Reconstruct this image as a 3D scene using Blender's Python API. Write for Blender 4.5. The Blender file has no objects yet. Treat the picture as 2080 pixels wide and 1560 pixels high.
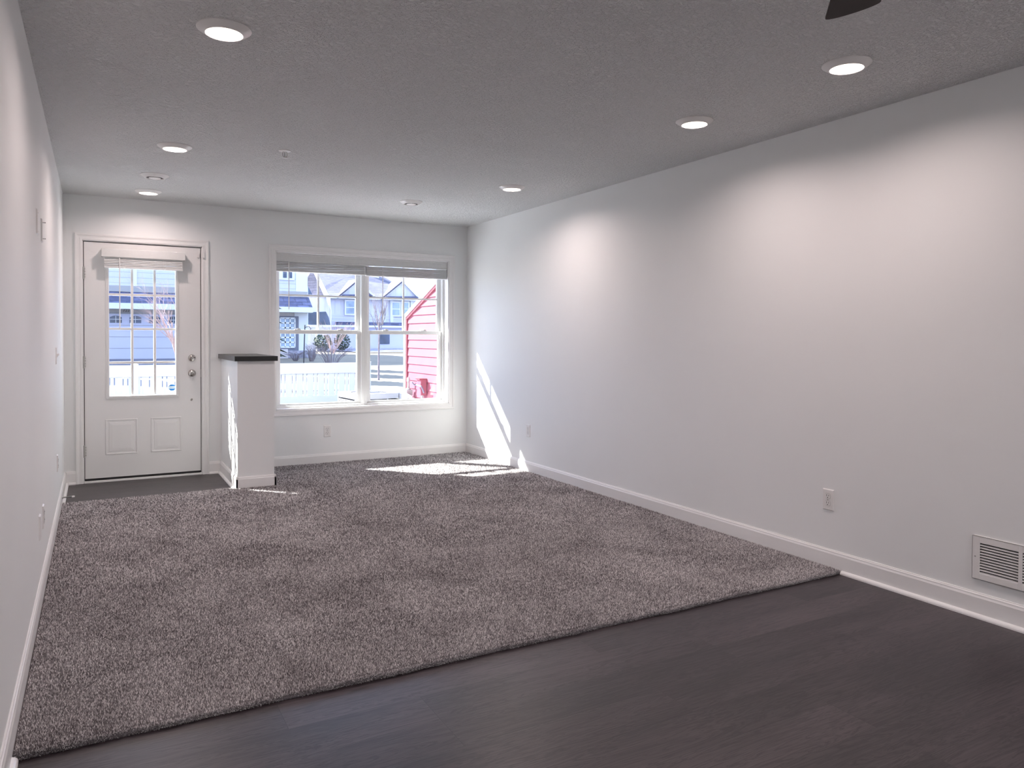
import bpy, math, random
import numpy as np
from mathutils import Vector, Matrix

SC = bpy.context.scene
COL = SC.collection
PI = math.pi
random.seed(7)
W, H = 3.731, 2.44          # room width and ceiling height (metres)
REAR = -10.6                # far end of the room, behind the camera

# ------------------------------------------------------------ camera
CAM = (0.23515, -7.27464, 1.25973)
YAW, PITCH, ROLL = 0.508582, -0.018860, 0.004921
FPX, PPX, PPY = 1516.21, 1040.0, 713.51

def cam_axes():
    cy, sy = math.cos(YAW), math.sin(YAW)
    cp, sp = math.cos(PITCH), math.sin(PITCH)
    cr, sr = math.cos(ROLL), math.sin(ROLL)
    f = Vector((sy*cp, cy*cp, sp)); r = Vector((cy, -sy, 0)); u = r.cross(f)
    return r*cr + u*sr, u*cr - r*sr, f
RX, UX, FX = cam_axes()

cam_data = bpy.data.cameras.new('camera')
cam = bpy.data.objects.new('camera', cam_data)
COL.objects.link(cam)
cam_data.sensor_fit = 'HORIZONTAL'; cam_data.sensor_width = 36.0
cam_data.lens = FPX/2080*36.0
cam_data.shift_y = (PPY-780.0)/2080.0
cam_data.clip_start = 0.02; cam_data.clip_end = 400
m = Matrix((RX, UX, -FX)).transposed().to_4x4()
m.translation = Vector(CAM)
cam.matrix_world = m
SC.camera = cam

def at(px, py, Y):
    """point of the world that the photograph shows at (px, py), at the distance of the plane y = Y"""
    d = FX + RX*((px-PPX)/FPX) - UX*((py-PPY)/FPX)
    return Vector(CAM) + d*((Y-CAM[1])/d.y)

def atx(px, py, X):
    d = FX + RX*((px-PPX)/FPX) - UX*((py-PPY)/FPX)
    return Vector(CAM) + d*((X-CAM[0])/d.x)

# ------------------------------------------------------------ world, sun, exposure
SC.view_settings.view_transform = 'Standard'
SC.view_settings.look = 'None'
SC.view_settings.exposure = 0.98
SC.view_settings.gamma = 1.0
SC.view_settings.use_curve_mapping = False
SKY_STRENGTH = 2.2
SUN_STRENGTH = 14.5
LAMP_WATTS = 3.5
LAMP_COLOR = (1.0, 0.82, 0.785)

world = bpy.data.worlds.new('world'); SC.world = world; world.use_nodes = True
bg = world.node_tree.nodes['Background']
bg.inputs['Color'].default_value = (0.50, 0.645, 1.0, 1)
bg.inputs['Strength'].default_value = SKY_STRENGTH

sun_data = bpy.data.lights.new('sun', 'SUN')
sun = bpy.data.objects.new('sun', sun_data); COL.objects.link(sun)
sun_data.energy = SUN_STRENGTH; sun_data.angle = math.radians(0.5)
sun_data.color = (1.0, 0.96, 0.9)
sun.rotation_euler = Vector((1.0, -1.12, -1.10)).to_track_quat('-Z', 'Y').to_euler()
sun.location = (-6, 9, 9)

try:
    SC.cycles.use_denoising = True
    SC.cycles.max_bounces = 12
    SC.cycles.diffuse_bounces = 6
    SC.cycles.transparent_max_bounces = 16
    SC.cycles.sample_clamp_indirect = 6.0
except Exception:
    pass

# ------------------------------------------------------------ helpers
class MB:
    """collects faces; build() links them as ONE mesh object"""
    def __init__(self): self.v = []; self.f = []
    def add(self, vs, fs):
        n = len(self.v); self.v += [tuple(p) for p in vs]; self.f += [tuple(i+n for i in q) for q in fs]; return self
    def box(self, x0, x1, y0, y1, z0, z1):
        x0, x1 = min(x0, x1), max(x0, x1); y0, y1 = min(y0, y1), max(y0, y1); z0, z1 = min(z0, z1), max(z0, z1)
        return self.add([(x0,y0,z0),(x1,y0,z0),(x1,y1,z0),(x0,y1,z0),(x0,y0,z1),(x1,y0,z1),(x1,y1,z1),(x0,y1,z1)],
                        [(0,3,2,1),(4,5,6,7),(0,1,5,4),(1,2,6,5),(2,3,7,6),(3,0,4,7)])
    def taper(self, x0, x1, y0, y1, z0, z1, ins, axis='y-'):
        """box whose front face (-y) is inset by ins: a bevelled plate"""
        return self.add([(x0,y1,z0),(x1,y1,z0),(x1,y1,z1),(x0,y1,z1),(x0+ins,y0,z0+ins),(x1-ins,y0,z0+ins),(x1-ins,y0,z1-ins),(x0+ins,y0,z1-ins)],
                        [(0,3,2,1)[::-1],(4,5,6,7),(0,1,5,4),(1,2,6,5),(2,3,7,6),(3,0,4,7)])
    def prism(self, pts, off):
        """closed polygon (list of 3d points) pushed along the vector off"""
        n = len(pts); a = [Vector(p) for p in pts]; b = [p+Vector(off) for p in a]
        return self.add(a+b, [tuple(range(n))[::-1], tuple(range(n, 2*n))]+[(i,(i+1)%n,n+(i+1)%n,n+i) for i in range(n)])
    def extrude(self, prof, p0, p1, out, up=(0,0,1)):
        """profile [(d, h)] carried from p0 to p1; d along out, h along up"""
        out = Vector(out); up = Vector(up)
        a = [Vector(p0)+out*d+up*h for d, h in prof]; b = [Vector(p1)+out*d+up*h for d, h in prof]
        n = len(prof)
        return self.add(a+b, [tuple(range(n))[::-1], tuple(range(n, 2*n))]+[(i,(i+1)%n,n+(i+1)%n,n+i) for i in range(n)])
    def tube(self, pts, rad, seg=8):
        pts = [Vector(p) for p in pts]
        if not isinstance(rad, (list, tuple)): rad = [rad]*len(pts)
        rings = []; prev = None
        for i, p in enumerate(pts):
            t = (pts[min(i+1, len(pts)-1)]-pts[max(i-1, 0)]).normalized()
            if prev is None:
                a = t.orthogonal().normalized()
            else:
                a = (prev - t*prev.dot(t)).normalized()
            prev = a; b = t.cross(a)
            rings.append([p+(a*math.cos(2*PI*k/seg)+b*math.sin(2*PI*k/seg))*rad[i] for k in range(seg)])
        vs = [q for r in rings for q in r]; fs = []
        for i in range(len(rings)-1):
            for k in range(seg):
                fs.append((i*seg+k, i*seg+(k+1)%seg, (i+1)*seg+(k+1)%seg, (i+1)*seg+k))
        fs.append(tuple(range(seg))[::-1]); fs.append(tuple(range((len(rings)-1)*seg, len(rings)*seg)))
        return self.add(vs, fs)
    def lathe(self, prof, seg=40, axis='z', c=(0,0,0)):
        """profile [(r, h)] turned about an axis through c"""
        vs = []; c = Vector(c)
        for r, h in prof:
            for k in range(seg):
                a = 2*PI*k/seg; x, y = r*math.cos(a), r*math.sin(a)
                vs.append(c+(Vector((x, y, h)) if axis == 'z' else Vector((x, h, y)) if axis == 'y' else Vector((h, x, y))))
        fs = []
        for i in range(len(prof)-1):
            for k in range(seg):
                fs.append((i*seg+k, i*seg+(k+1)%seg, (i+1)*seg+(k+1)%seg, (i+1)*seg+k))
        return self.add(vs, fs)
    def build(self, name, mat, parent=None, smooth=False, bevel=0.0, loc=None):
        me = bpy.data.meshes.new(name); me.from_pydata(self.v, [], self.f); me.update()
        import bmesh
        bm = bmesh.new(); bm.from_mesh(me); bmesh.ops.recalc_face_normals(bm, faces=bm.faces); bm.to_mesh(me); bm.free()
        if smooth:
            for p in me.polygons: p.use_smooth = True
            try: me.set_sharp_from_angle(angle=math.radians(35))
            except Exception: pass
        o = bpy.data.objects.new(name, me); COL.objects.link(o); me.materials.append(mat)
        if parent: o.parent = parent
        if loc is not None: o.location = loc
        if bevel:
            b = o.modifiers.new('bevel', 'BEVEL'); b.width = bevel; b.segments = 2; b.limit_method = 'ANGLE'
        return o

def tag(o, label=None, cat=None, group=None, kind=None):
    if label: o['label'] = label
    if cat: o['category'] = cat
    if group: o['group'] = group
    if kind: o['kind'] = kind
    return o
def thing(name, label, cat, loc=(0,0,0), rz=0.0, group=None):
    o = bpy.data.objects.new(name, None); COL.objects.link(o); o.location = loc; o.rotation_euler = (0,0,rz)
    o.empty_display_size = 0.05
    return tag(o, label, cat, group)
def struct(o, label=None):
    o['kind'] = 'structure'
    if label: o['label'] = label
    return o
def sroot(name, label, loc=(0,0,0)):
    o = bpy.data.objects.new(name, None); COL.objects.link(o); o.location = loc; o.empty_display_size = 0.05
    return struct(o, label)
def children(o): return [c for c in bpy.data.objects if c.parent == o]
def copy_tree(o, parent=None):
    c = o.copy(); COL.objects.link(c)
    if parent: c.parent = parent
    for ch in children(o): copy_tree(ch, c)
    return c

# ------------------------------------------------------------ materials
def mat(name, color, rough=0.6, metal=0.0, spec=0.5, **kw):
    m = bpy.data.materials.new(name); m.use_nodes = True
    b = m.node_tree.nodes['Principled BSDF']
    b.inputs['Base Color'].default_value = (*color, 1); b.inputs['Roughness'].default_value = rough
    b.inputs['Metallic'].default_value = metal; b.inputs['Specular IOR Level'].default_value = spec
    return m
def nd(m, t, **kw):
    n = m.node_tree.nodes.new(t)
    for k, v in kw.items(): setattr(n, k, v)
    return n
def lk(m, a, b): m.node_tree.links.new(a, b)
def bsdf(m): return m.node_tree.nodes['Principled BSDF']
def pos(m, scale=(1,1,1), rot=(0,0,0)):
    g = nd(m, 'ShaderNodeNewGeometry'); mp = nd(m, 'ShaderNodeMapping')
    mp.inputs['Scale'].default_value = scale; mp.inputs['Rotation'].default_value = rot
    lk(m, g.outputs['Position'], mp.inputs['Vector']); return mp.outputs['Vector']
def noise(m, vec, scale, detail=4, rough=0.5, dist=0.0):
    n = nd(m, 'ShaderNodeTexNoise'); n.inputs['Scale'].default_value = scale; n.inputs['Detail'].default_value = detail
    n.inputs['Roughness'].default_value = rough; n.inputs['Distortion'].default_value = dist
    lk(m, vec, n.inputs['Vector']); return n
def ramp(m, fac, stops):
    r = nd(m, 'ShaderNodeValToRGB'); e = r.color_ramp.elements
    while len(e) < len(stops): e.new(0.5)
    for i, (p, c) in enumerate(stops): e[i].position = p; e[i].color = (*c, 1) if len(c) == 3 else c
    lk(m, fac, r.inputs['Fac']); return r
def bump(m, h, strength, dist):
    b = nd(m, 'ShaderNodeBump'); b.inputs['Strength'].default_value = strength; b.inputs['Distance'].default_value = dist
    lk(m, h, b.inputs['Height']); lk(m, b.outputs['Normal'], bsdf(m).inputs['Normal']); return b
def math_n(m, op, a, b=None):
    n = nd(m, 'ShaderNodeMath', operation=op)
    for i, v in enumerate((a, b)):
        if v is None: continue
        if isinstance(v, (int, float)): n.inputs[i].default_value = v
        else: lk(m, v, n.inputs[i])
    return n.outputs[0]
def varied(name, color, amount=0.04, scale=3.0, rough=0.6, bscale=None, bstr=0.1, bdist=0.001, **kw):
    """plain material with a faint mottled tone and optional fine relief"""
    m = mat(name, color, rough, **kw)
    v = pos(m); n = noise(m, v, scale)
    lo = tuple(max(0, c*(1-amount)) for c in color); hi = tuple(min(1, c*(1+amount)) for c in color)
    r = ramp(m, n.outputs['Fac'], [(0.3, lo), (0.7, hi)]); lk(m, r.outputs['Color'], bsdf(m).inputs['Base Color'])
    if bscale:
        n2 = noise(m, v, bscale); bump(m, n2.outputs['Fac'], bstr, bdist)
    return m

M = {}
M['wall'] = varied('wall_paint', (0.825, 0.84, 0.84), 0.012, 1.2, 0.55, 260, 0.06, 0.0006)
M['trim'] = varied('trim_paint', (0.84, 0.835, 0.83), 0.01, 2, 0.33)
M['plastic'] = varied('white_plastic', (0.80, 0.79, 0.78), 0.01, 5, 0.35)
M['door'] = varied('door_paint', (0.80, 0.795, 0.79), 0.01, 2, 0.38, 400, 0.03, 0.0003)
M['vinyl'] = varied('window_vinyl', (0.82, 0.835, 0.83), 0.01, 4, 0.35)
M['slat'] = varied('blind_slat', (0.67, 0.675, 0.67), 0.02, 40, 0.5)
M['black'] = varied('black_laminate', (0.012, 0.011, 0.011), 0.3, 60, 0.3)
M['rubber'] = varied('dark_rubber', (0.012, 0.012, 0.013), 0.2, 30, 0.7)
M['dark'] = varied('dark_cavity', (0.02, 0.02, 0.024), 0.1, 30, 0.8)
M['nickel'] = varied('satin_nickel', (0.55, 0.52, 0.49), 0.05, 30, 0.22, metal=1.0)
M['brass'] = varied('brushed_steel', (0.5, 0.49, 0.47), 0.1, 40, 0.35, metal=1.0)
M['fan'] = varied('dark_walnut', (0.018, 0.009, 0.009), 0.3, 9, 0.7)
M['slot'] = varied('socket_slot', (0.05, 0.045, 0.045), 0.1, 30, 0.7)
M['lens'] = mat('lamp_lens', (0.9, 0.85, 0.8), 0.4)
bsdf(M['lens']).inputs['Emission Color'].default_value = (1.0, 0.86, 0.72, 1)
bsdf(M['lens']).inputs['Emission Strength'].default_value = 1.1

# ceiling: sprayed knockdown texture
m = mat('ceiling_texture', (0.78, 0.79, 0.79), 0.85); M['ceiling'] = m
v = pos(m, (0.8, 1.15, 1)); n = noise(m, v, 66, 3, 0.55, 0.9)
r = ramp(m, n.outputs['Fac'], [(0.44, (0, 0, 0)), (0.60, (1, 1, 1))])
n2 = noise(m, v, 210, 2)
hh = math_n(m, 'ADD', r.outputs['Color'], math_n(m, 'MULTIPLY', n2.outputs['Fac'], 0.35))
bump(m, hh, 1.0, 0.0075)

# dark vinyl plank floor, planks along x
m = mat('vinyl_plank', (0.05, 0.045, 0.045), 0.38, spec=0.55); M['plank'] = m
v = pos(m)
bt = nd(m, 'ShaderNodeTexBrick'); bt.offset = 0.37; bt.offset_frequency = 3; bt.squash = 1.0
bt.inputs['Scale'].default_value = 1.0; bt.inputs['Brick Width'].default_value = 1.22; bt.inputs['Row Height'].default_value = 0.18
bt.inputs['Mortar Size'].default_value = 0.0012; bt.inputs['Mortar Smooth'].default_value = 0.4; bt.inputs['Bias'].default_value = 0.0
bt.inputs['Color1'].default_value = (0.0, 0.0, 0.0, 1); bt.inputs['Color2'].default_value = (1, 1, 1, 1); bt.inputs['Mortar'].default_value = (0.3, 0.3, 0.3, 1)
lk(m, v, bt.inputs['Vector'])
# each plank shifts the grain so boards differ
sh = nd(m, 'ShaderNodeVectorMath', operation='MULTIPLY_ADD'); lk(m, bt.outputs['Color'], sh.inputs[0])
sh.inputs[1].default_value = (13.0, 7.0, 5.0); lk(m, v, sh.inputs[2])
mp = nd(m, 'ShaderNodeMapping'); mp.inputs['Scale'].default_value = (1.0, 11.0, 1.0); lk(m, sh.outputs[0], mp.inputs['Vector'])
g1 = noise(m, mp.outputs['Vector'], 1.7, 5, 0.6, 1.6)
rings = math_n(m, 'FRACT', math_n(m, 'MULTIPLY', g1.outputs['Fac'], 9.0))
rr = ramp(m, rings, [(0.0, (0.18,)*3), (0.45, (0.66,)*3), (0.85, (0.58,)*3), (1.0, (0.18,)*3)])
mp2 = nd(m, 'ShaderNodeMapping'); mp2.inputs['Scale'].default_value = (3.0, 160.0, 1.0); lk(m, sh.outputs[0], mp2.inputs['Vector'])
g2 = noise(m, mp2.outputs['Vector'], 1.0, 3, 0.6)
mp3 = nd(m, 'ShaderNodeMapping'); mp3.inputs['Scale'].default_value = (0.8, 3.0, 1.0); lk(m, sh.outputs[0], mp3.inputs['Vector'])
g3 = noise(m, mp3.outputs['Vector'], 1.3, 2, 0.5)
tone = math_n(m, 'ADD', math_n(m, 'MULTIPLY', rr.outputs['Color'], 0.42), math_n(m, 'MULTIPLY', g2.outputs['Fac'], 0.30))
tone = math_n(m, 'ADD', tone, math_n(m, 'MULTIPLY', g3.outputs['Fac'], 0.42))
tone = math_n(m, 'ADD', tone, math_n(m, 'MULTIPLY', bt.outputs['Color'], 0.10))
cr = ramp(m, tone, [(0.30, (0.006, 0.004, 0.006)), (0.55, (0.022, 0.016, 0.019)), (0.82, (0.075, 0.056, 0.062))])
mx = nd(m, 'ShaderNodeMix', data_type='RGBA'); lk(m, bt.outputs['Fac'], mx.inputs['Factor'])
lk(m, cr.outputs['Color'], mx.inputs['A']); mx.inputs['B'].default_value = (0.012, 0.010, 0.010, 1)
lk(m, mx.outputs['Result'], bsdf(m).inputs['Base Color'])
bump(m, math_n(m, 'SUBTRACT', g2.outputs['Fac'], math_n(m, 'MULTIPLY', bt.outputs['Fac'], 1.2)), 0.25, 0.0012)

# carpet: yarn tone per tuft (attribute) and broad nap variation
m = mat('cut_pile_carpet', (0.2, 0.17, 0.16), 0.95, spec=0.15); M['carpet'] = m
at_ = nd(m, 'ShaderNodeAttribute', attribute_name='yarn')
v = pos(m); nb = noise(m, v, 2.6, 4, 0.6, 0.6); nf = noise(m, v, 190, 2)
tn = math_n(m, 'ADD', math_n(m, 'MULTIPLY', at_.outputs['Fac'], 0.62), math_n(m, 'MULTIPLY', nb.outputs['Fac'], 0.36))
tn = math_n(m, 'ADD', tn, math_n(m, 'MULTIPLY', nf.outputs['Fac'], 0.18))
cr = ramp(m, tn, [(0.25, (0.045, 0.038, 0.042)), (0.56, (0.285, 0.266, 0.275)), (0.90, (0.80, 0.775, 0.785))])
lk(m, cr.outputs['Color'], bsdf(m).inputs['Base Color'])

# thin clear glass
m = bpy.data.materials.new('window_glass'); m.use_nodes = True; M['glass'] = m
nt = m.node_tree; nt.nodes.remove(nt.nodes['Principled BSDF'])
tr = nd(m, 'ShaderNodeBsdfTransparent'); tr.inputs['Color'].default_value = (0.97, 0.985, 0.98, 1)
gl = nd(m, 'ShaderNodeBsdfGlossy'); gl.inputs['Roughness'].default_value = 0.02
lw = nd(m, 'ShaderNodeLayerWeight'); lw.inputs['Blend'].default_value = 0.5
fr = math_n(m, 'ADD', math_n(m, 'MULTIPLY', math_n(m, 'POWER', lw.outputs['Facing'], 5.0), 0.7), 0.03)
ms = nd(m, 'ShaderNodeMixShader'); lk(m, fr, ms.inputs[0]); lk(m, tr.outputs[0], ms.inputs[1]); lk(m, gl.outputs[0], ms.inputs[2])
lk(m, ms.outputs[0], nt.nodes['Material Output'].inputs['Surface'])

def siding(name, color, pitch, z0=0.0, vertical=False, lo=0.6):
    m = mat(name, color, 0.6)
    v = pos(m); s = nd(m, 'ShaderNodeSeparateXYZ'); lk(m, v, s.inputs[0])
    t = math_n(m, 'FRACT', math_n(m, 'DIVIDE', math_n(m, 'SUBTRACT', s.outputs['X' if vertical else 'Z'], z0), pitch))
    if vertical: prof = ramp(m, t, [(0.0, (1,)*3), (0.12, (1,)*3), (0.14, (0,)*3), (0.98, (0,)*3), (1.0, (1,)*3)])
    else: prof = ramp(m, t, [(0.0, (1,)*3), (0.90, (0.55,)*3), (0.93, (0,)*3), (1.0, (0,)*3)])
    bump(m, prof.outputs['Color'], 0.9, 0.02)
    n = noise(m, v, 1.5)
    lo_c = tuple(c*0.95 for c in color); base = ramp(m, n.outputs['Fac'], [(0.3, lo_c), (0.7, color)])
    lap_shade = ramp(m, t, [(0.0, (1,)*3), (0.90, (1,)*3), (0.95, (lo,)*3), (0.99, (1,)*3)])  # shade line at each board edge, painted into the colour
    mx = nd(m, 'ShaderNodeMix', data_type='RGBA', blend_type='MULTIPLY'); mx.inputs['Factor'].default_value = 1.0
    lk(m, base.outputs['Color'], mx.inputs['A']); lk(m, lap_shade.outputs['Color'], mx.inputs['B'])
    lk(m, mx.outputs['Result'], bsdf(m).inputs['Base Color'])
    return m
M['siding_grey'] = siding('grey_blue_clapboard', (0.56, 0.56, 0.70), 0.235)
M['siding_far'] = siding('pale_clapboard', (0.58, 0.58, 0.68), 0.21)
M['batten'] = siding('board_and_batten', (0.62, 0.62, 0.70), 0.45, vertical=True, lo=0.9)
M['ext_white'] = varied('exterior_white', (0.68, 0.69, 0.71), 0.02, 1, 0.5)
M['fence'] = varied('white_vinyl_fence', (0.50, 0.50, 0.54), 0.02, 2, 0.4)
M['stucco'] = varied('beige_panel', (0.52, 0.48, 0.47), 0.05, 2, 0.7)
M['garage'] = varied('garage_door_paint', (0.58, 0.57, 0.69), 0.03, 1, 0.5)
M['pane'] = varied('dark_pane', (0.05, 0.07, 0.12), 0.4, 2, 0.15)
M['pane_pale'] = varied('pale_pane', (0.28, 0.36, 0.46), 0.3, 2, 0.15)
M['entry'] = varied('grey_entry_door', (0.13, 0.14, 0.19), 0.1, 2, 0.5)
M['stone'] = varied('stone_veneer', (0.26, 0.25, 0.30), 0.5, 6, 0.8)
M['concrete'] = varied('shade_dark_drive', (0.13, 0.13, 0.16), 0.1, 1, 0.8)  # drive coloured dark to stand for shade behind the fence slots
M['patio'] = varied('bounce_concrete', (0.74, 0.74, 0.75), 0.05, 1.5, 0.8)  # kept pale so the added slab throws sun indoors
M['bark'] = varied('brown_bark', (0.22, 0.18, 0.19), 0.3, 20, 0.85)
M['twig'] = varied('pale_pink_twig', (0.40, 0.28, 0.26), 0.2, 20, 0.7)
M['evergreen'] = varied('evergreen_leaf', (0.05, 0.075, 0.05), 0.4, 8, 0.8)
M['shrub'] = varied('dry_shrub_twig', (0.20, 0.17, 0.20), 0.3, 20, 0.85)
M['redtrim'] = varied('red_trim', (0.18, 0.035, 0.05), 0.05, 4, 0.5)
M['red'] = varied('red_clapboard', (0.25, 0.062, 0.090), 0.06, 5, 0.55)
M['ac'] = varied('unit_cabinet', (0.27, 0.26, 0.265), 0.05, 6, 0.5)
M['sky_blue'] = varied('sticker_blue', (0.02, 0.20, 0.55), 0.05, 20, 0.4)
M['sticker_white'] = varied('sticker_white', (0.72, 0.85, 0.92), 0.02, 20, 0.4)
M['ink'] = varied('number_black', (0.02, 0.02, 0.03), 0.1, 20, 0.5)
M['taupe'] = varied('taupe_board', (0.34, 0.33, 0.33), 0.05, 3, 0.6)

def shingle(name, color, dark):
    m = mat(name, color, 0.85)
    v = pos(m)
    bt = nd(m, 'ShaderNodeTexBrick'); bt.inputs['Scale'].default_value = 1.0
    bt.inputs['Brick Width'].default_value = 0.55; bt.inputs['Row Height'].default_value = 0.16; bt.inputs['Mortar Size'].default_value = 0.012
    bt.inputs['Color1'].default_value = (*color, 1); bt.inputs['Color2'].default_value = (*dark, 1); bt.inputs['Mortar'].default_value = (*[c*0.6 for c in dark], 1)
    s = nd(m, 'ShaderNodeSeparateXYZ'); c = nd(m, 'ShaderNodeCombineXYZ'); lk(m, v, s.inputs[0]); lk(m, s.outputs['X'], c.inputs['X']); lk(m, s.outputs['Z'], c.inputs['Y'])
    lk(m, c.outputs[0], bt.inputs['Vector']); n = noise(m, v, 7, 3)
    mx = nd(m, 'ShaderNodeMix', data_type='RGBA', blend_type='MULTIPLY'); mx.inputs['Factor'].default_value = 0.6
    r = ramp(m, n.outputs['Fac'], [(0.3, (0.6,)*3), (0.7, (1.2,)*3)])
    lk(m, bt.outputs['Color'], mx.inputs['A']); lk(m, r.outputs['Color'], mx.inputs['B']); lk(m, mx.outputs['Result'], bsdf(m).inputs['Base Color'])
    return m
M['shingle'] = shingle('dark_shingle', (0.15, 0.16, 0.27), (0.07, 0.08, 0.15))
M['shingle_pale'] = shingle('weathered_shingle', (0.13, 0.13, 0.18), (0.10, 0.10, 0.15))

m = mat('winter_lawn', (0.3, 0.28, 0.2), 0.95); M['lawn'] = m
v = pos(m); n = noise(m, v, 0.35, 5, 0.6); n2 = noise(m, v, 9, 4, 0.7)
t = math_n(m, 'ADD', math_n(m, 'MULTIPLY', n.outputs['Fac'], 0.6), math_n(m, 'MULTIPLY', n2.outputs['Fac'], 0.4))
cr = ramp(m, t, [(0.3, (0.115, 0.105, 0.082)), (0.5, (0.17, 0.15, 0.115)), (0.7, (0.225, 0.195, 0.145))])
lk(m, cr.outputs['Color'], bsdf(m).inputs['Base Color'])

# ------------------------------------------------------------ room shell
T = 0.20
struct(MB().box(-T, W+T, REAR-T, T, -0.12, 0.0).build('floor', M['plank']), 'dark brown wood-look plank floor')
struct(MB().box(-T, W+T, REAR-T, T, H, H+0.2).build('ceiling', M['ceiling']), 'white knockdown textured ceiling')
struct(MB().box(-T, 0, REAR-T, T, 0, H).build('wall_left', M['wall']), 'long white left wall')
struct(MB().box(W, W+T, REAR-T, T, 0, H).build('wall_right', M['wall']), 'long white right wall')
struct(MB().box(0, W, REAR-T, REAR, 0, H).build('wall_front', M['wall']), 'white end wall')
DX0, DX1, DZ1 = 0.121, 1.096, 2.083      # door rough opening
WX0, WX1, WZ0, WZ1 = 1.722, 3.520, 0.552, 2.068
b = MB()
b.box(0, DX0, 0, T, 0, H); b.box(DX0, DX1, 0, T, DZ1, H); b.box(DX1, WX0, 0, T, 0, H)
b.box(WX0, WX1, 0, T, 0, WZ0); b.box(WX0, WX1, 0, T, WZ1, H); b.box(WX1, W, 0, T, 0, H)
struct(b.build('wall_back', M['wall']), 'white wall with the door and the double window')

# baseboards and shoe moulding
HB = 0.112
BP = [(0,0),(0.013,0),(0.013,HB-0.022),(0.010,HB-0.014),(0.0095,HB-0.008),(0.006,HB-0.004),(0.005,HB),(0,HB)]
SP = [(0,0),(0.017,0),(0.0165,0.007),(0.0135,0.013),(0.008,0.017),(0,0.019)]
struct(MB().extrude(BP, (0,0,0), (0,REAR,0), (1,0,0)).build('baseboard_left', M['trim']))
struct(MB().extrude(BP, (W,0,0), (W,REAR,0), (-1,0,0)).build('baseboard_right', M['trim']))
PX0, PX1, PY = 1.237, 1.527, -0.905        # half wall
b = MB().extrude(BP, (0.013,0,0), (0.082,0,0), (0,-1,0)).extrude(BP, (1.132,0,0), (PX0-0.013,0,0), (0,-1,0)).extrude(BP, (PX1+0.013,0,0), (W-0.013,0,0), (0,-1,0))
struct(b.build('baseboard_back', M['trim']))
CF, CB = -4.655, -0.87                     # carpet front and back edges
def shoe(name, p0, p1, out): return struct(MB().extrude(SP, p0, p1, out).build(name, M['trim']), 'white shoe moulding')
shoe('trim_1', (0.013,0,0), (0.013,CB-0.005,0), (1,0,0))
shoe('trim_2', (0.013,CF-0.012,0), (0.013,REAR,0), (1,0,0))
shoe('trim_3', (W-0.013,CF-0.012,0), (W-0.013,REAR,0), (-1,0,0))
b = MB().extrude(SP, (0.03,-0.013,0), (0.082,-0.013,0), (0,-1,0)).extrude(SP, (1.132,-0.013,0), (PX0-0.03,-0.013,0), (0,-1,0))
struct(b.build('trim_4', M['trim']), 'white shoe moulding')
shoe('trim_5', (PX0-0.013,0,0), (PX0-0.013,CB-0.005,0), (-1,0,0))

# ------------------------------------------------------------ half wall
t = thing('half_wall', 'waist-high white half wall with a black cap, between door and window', 'half wall', ((PX0+PX1)/2, PY/2, 0))
cx, cy = (PX0+PX1)/2, PY/2
def loc_build(mb, name, mt, parent, **k):
    """vertices given in world space, parent is at loc: shift back"""
    L = parent.location; mb.v = [(x-L[0], y-L[1], z-L[2]) for x, y, z in mb.v]
    return mb.build(name, mt, parent, **k)
loc_build(MB().box(PX0, PX1, PY, -0.001, 0, 1.054), 'wall_body', M['wall'], t)
loc_build(MB().box(PX0-0.025, PX1+0.025, PY-0.025, -0.001, 1.054, 1.094), 'cap', M['black'], t, bevel=0.0015)['label'] = 'black cap'
b = MB()
b.extrude(BP, (PX0,-0.014,0), (PX0,PY-0.013,0), (-1,0,0)).extrude(BP, (PX1,-0.014,0), (PX1,PY-0.013,0), (1,0,0)).extrude(BP, (PX0-0.013,PY,0), (PX1+0.013,PY,0), (0,-1,0))
loc_build(b, 'baseboard', M['trim'], t)

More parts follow.
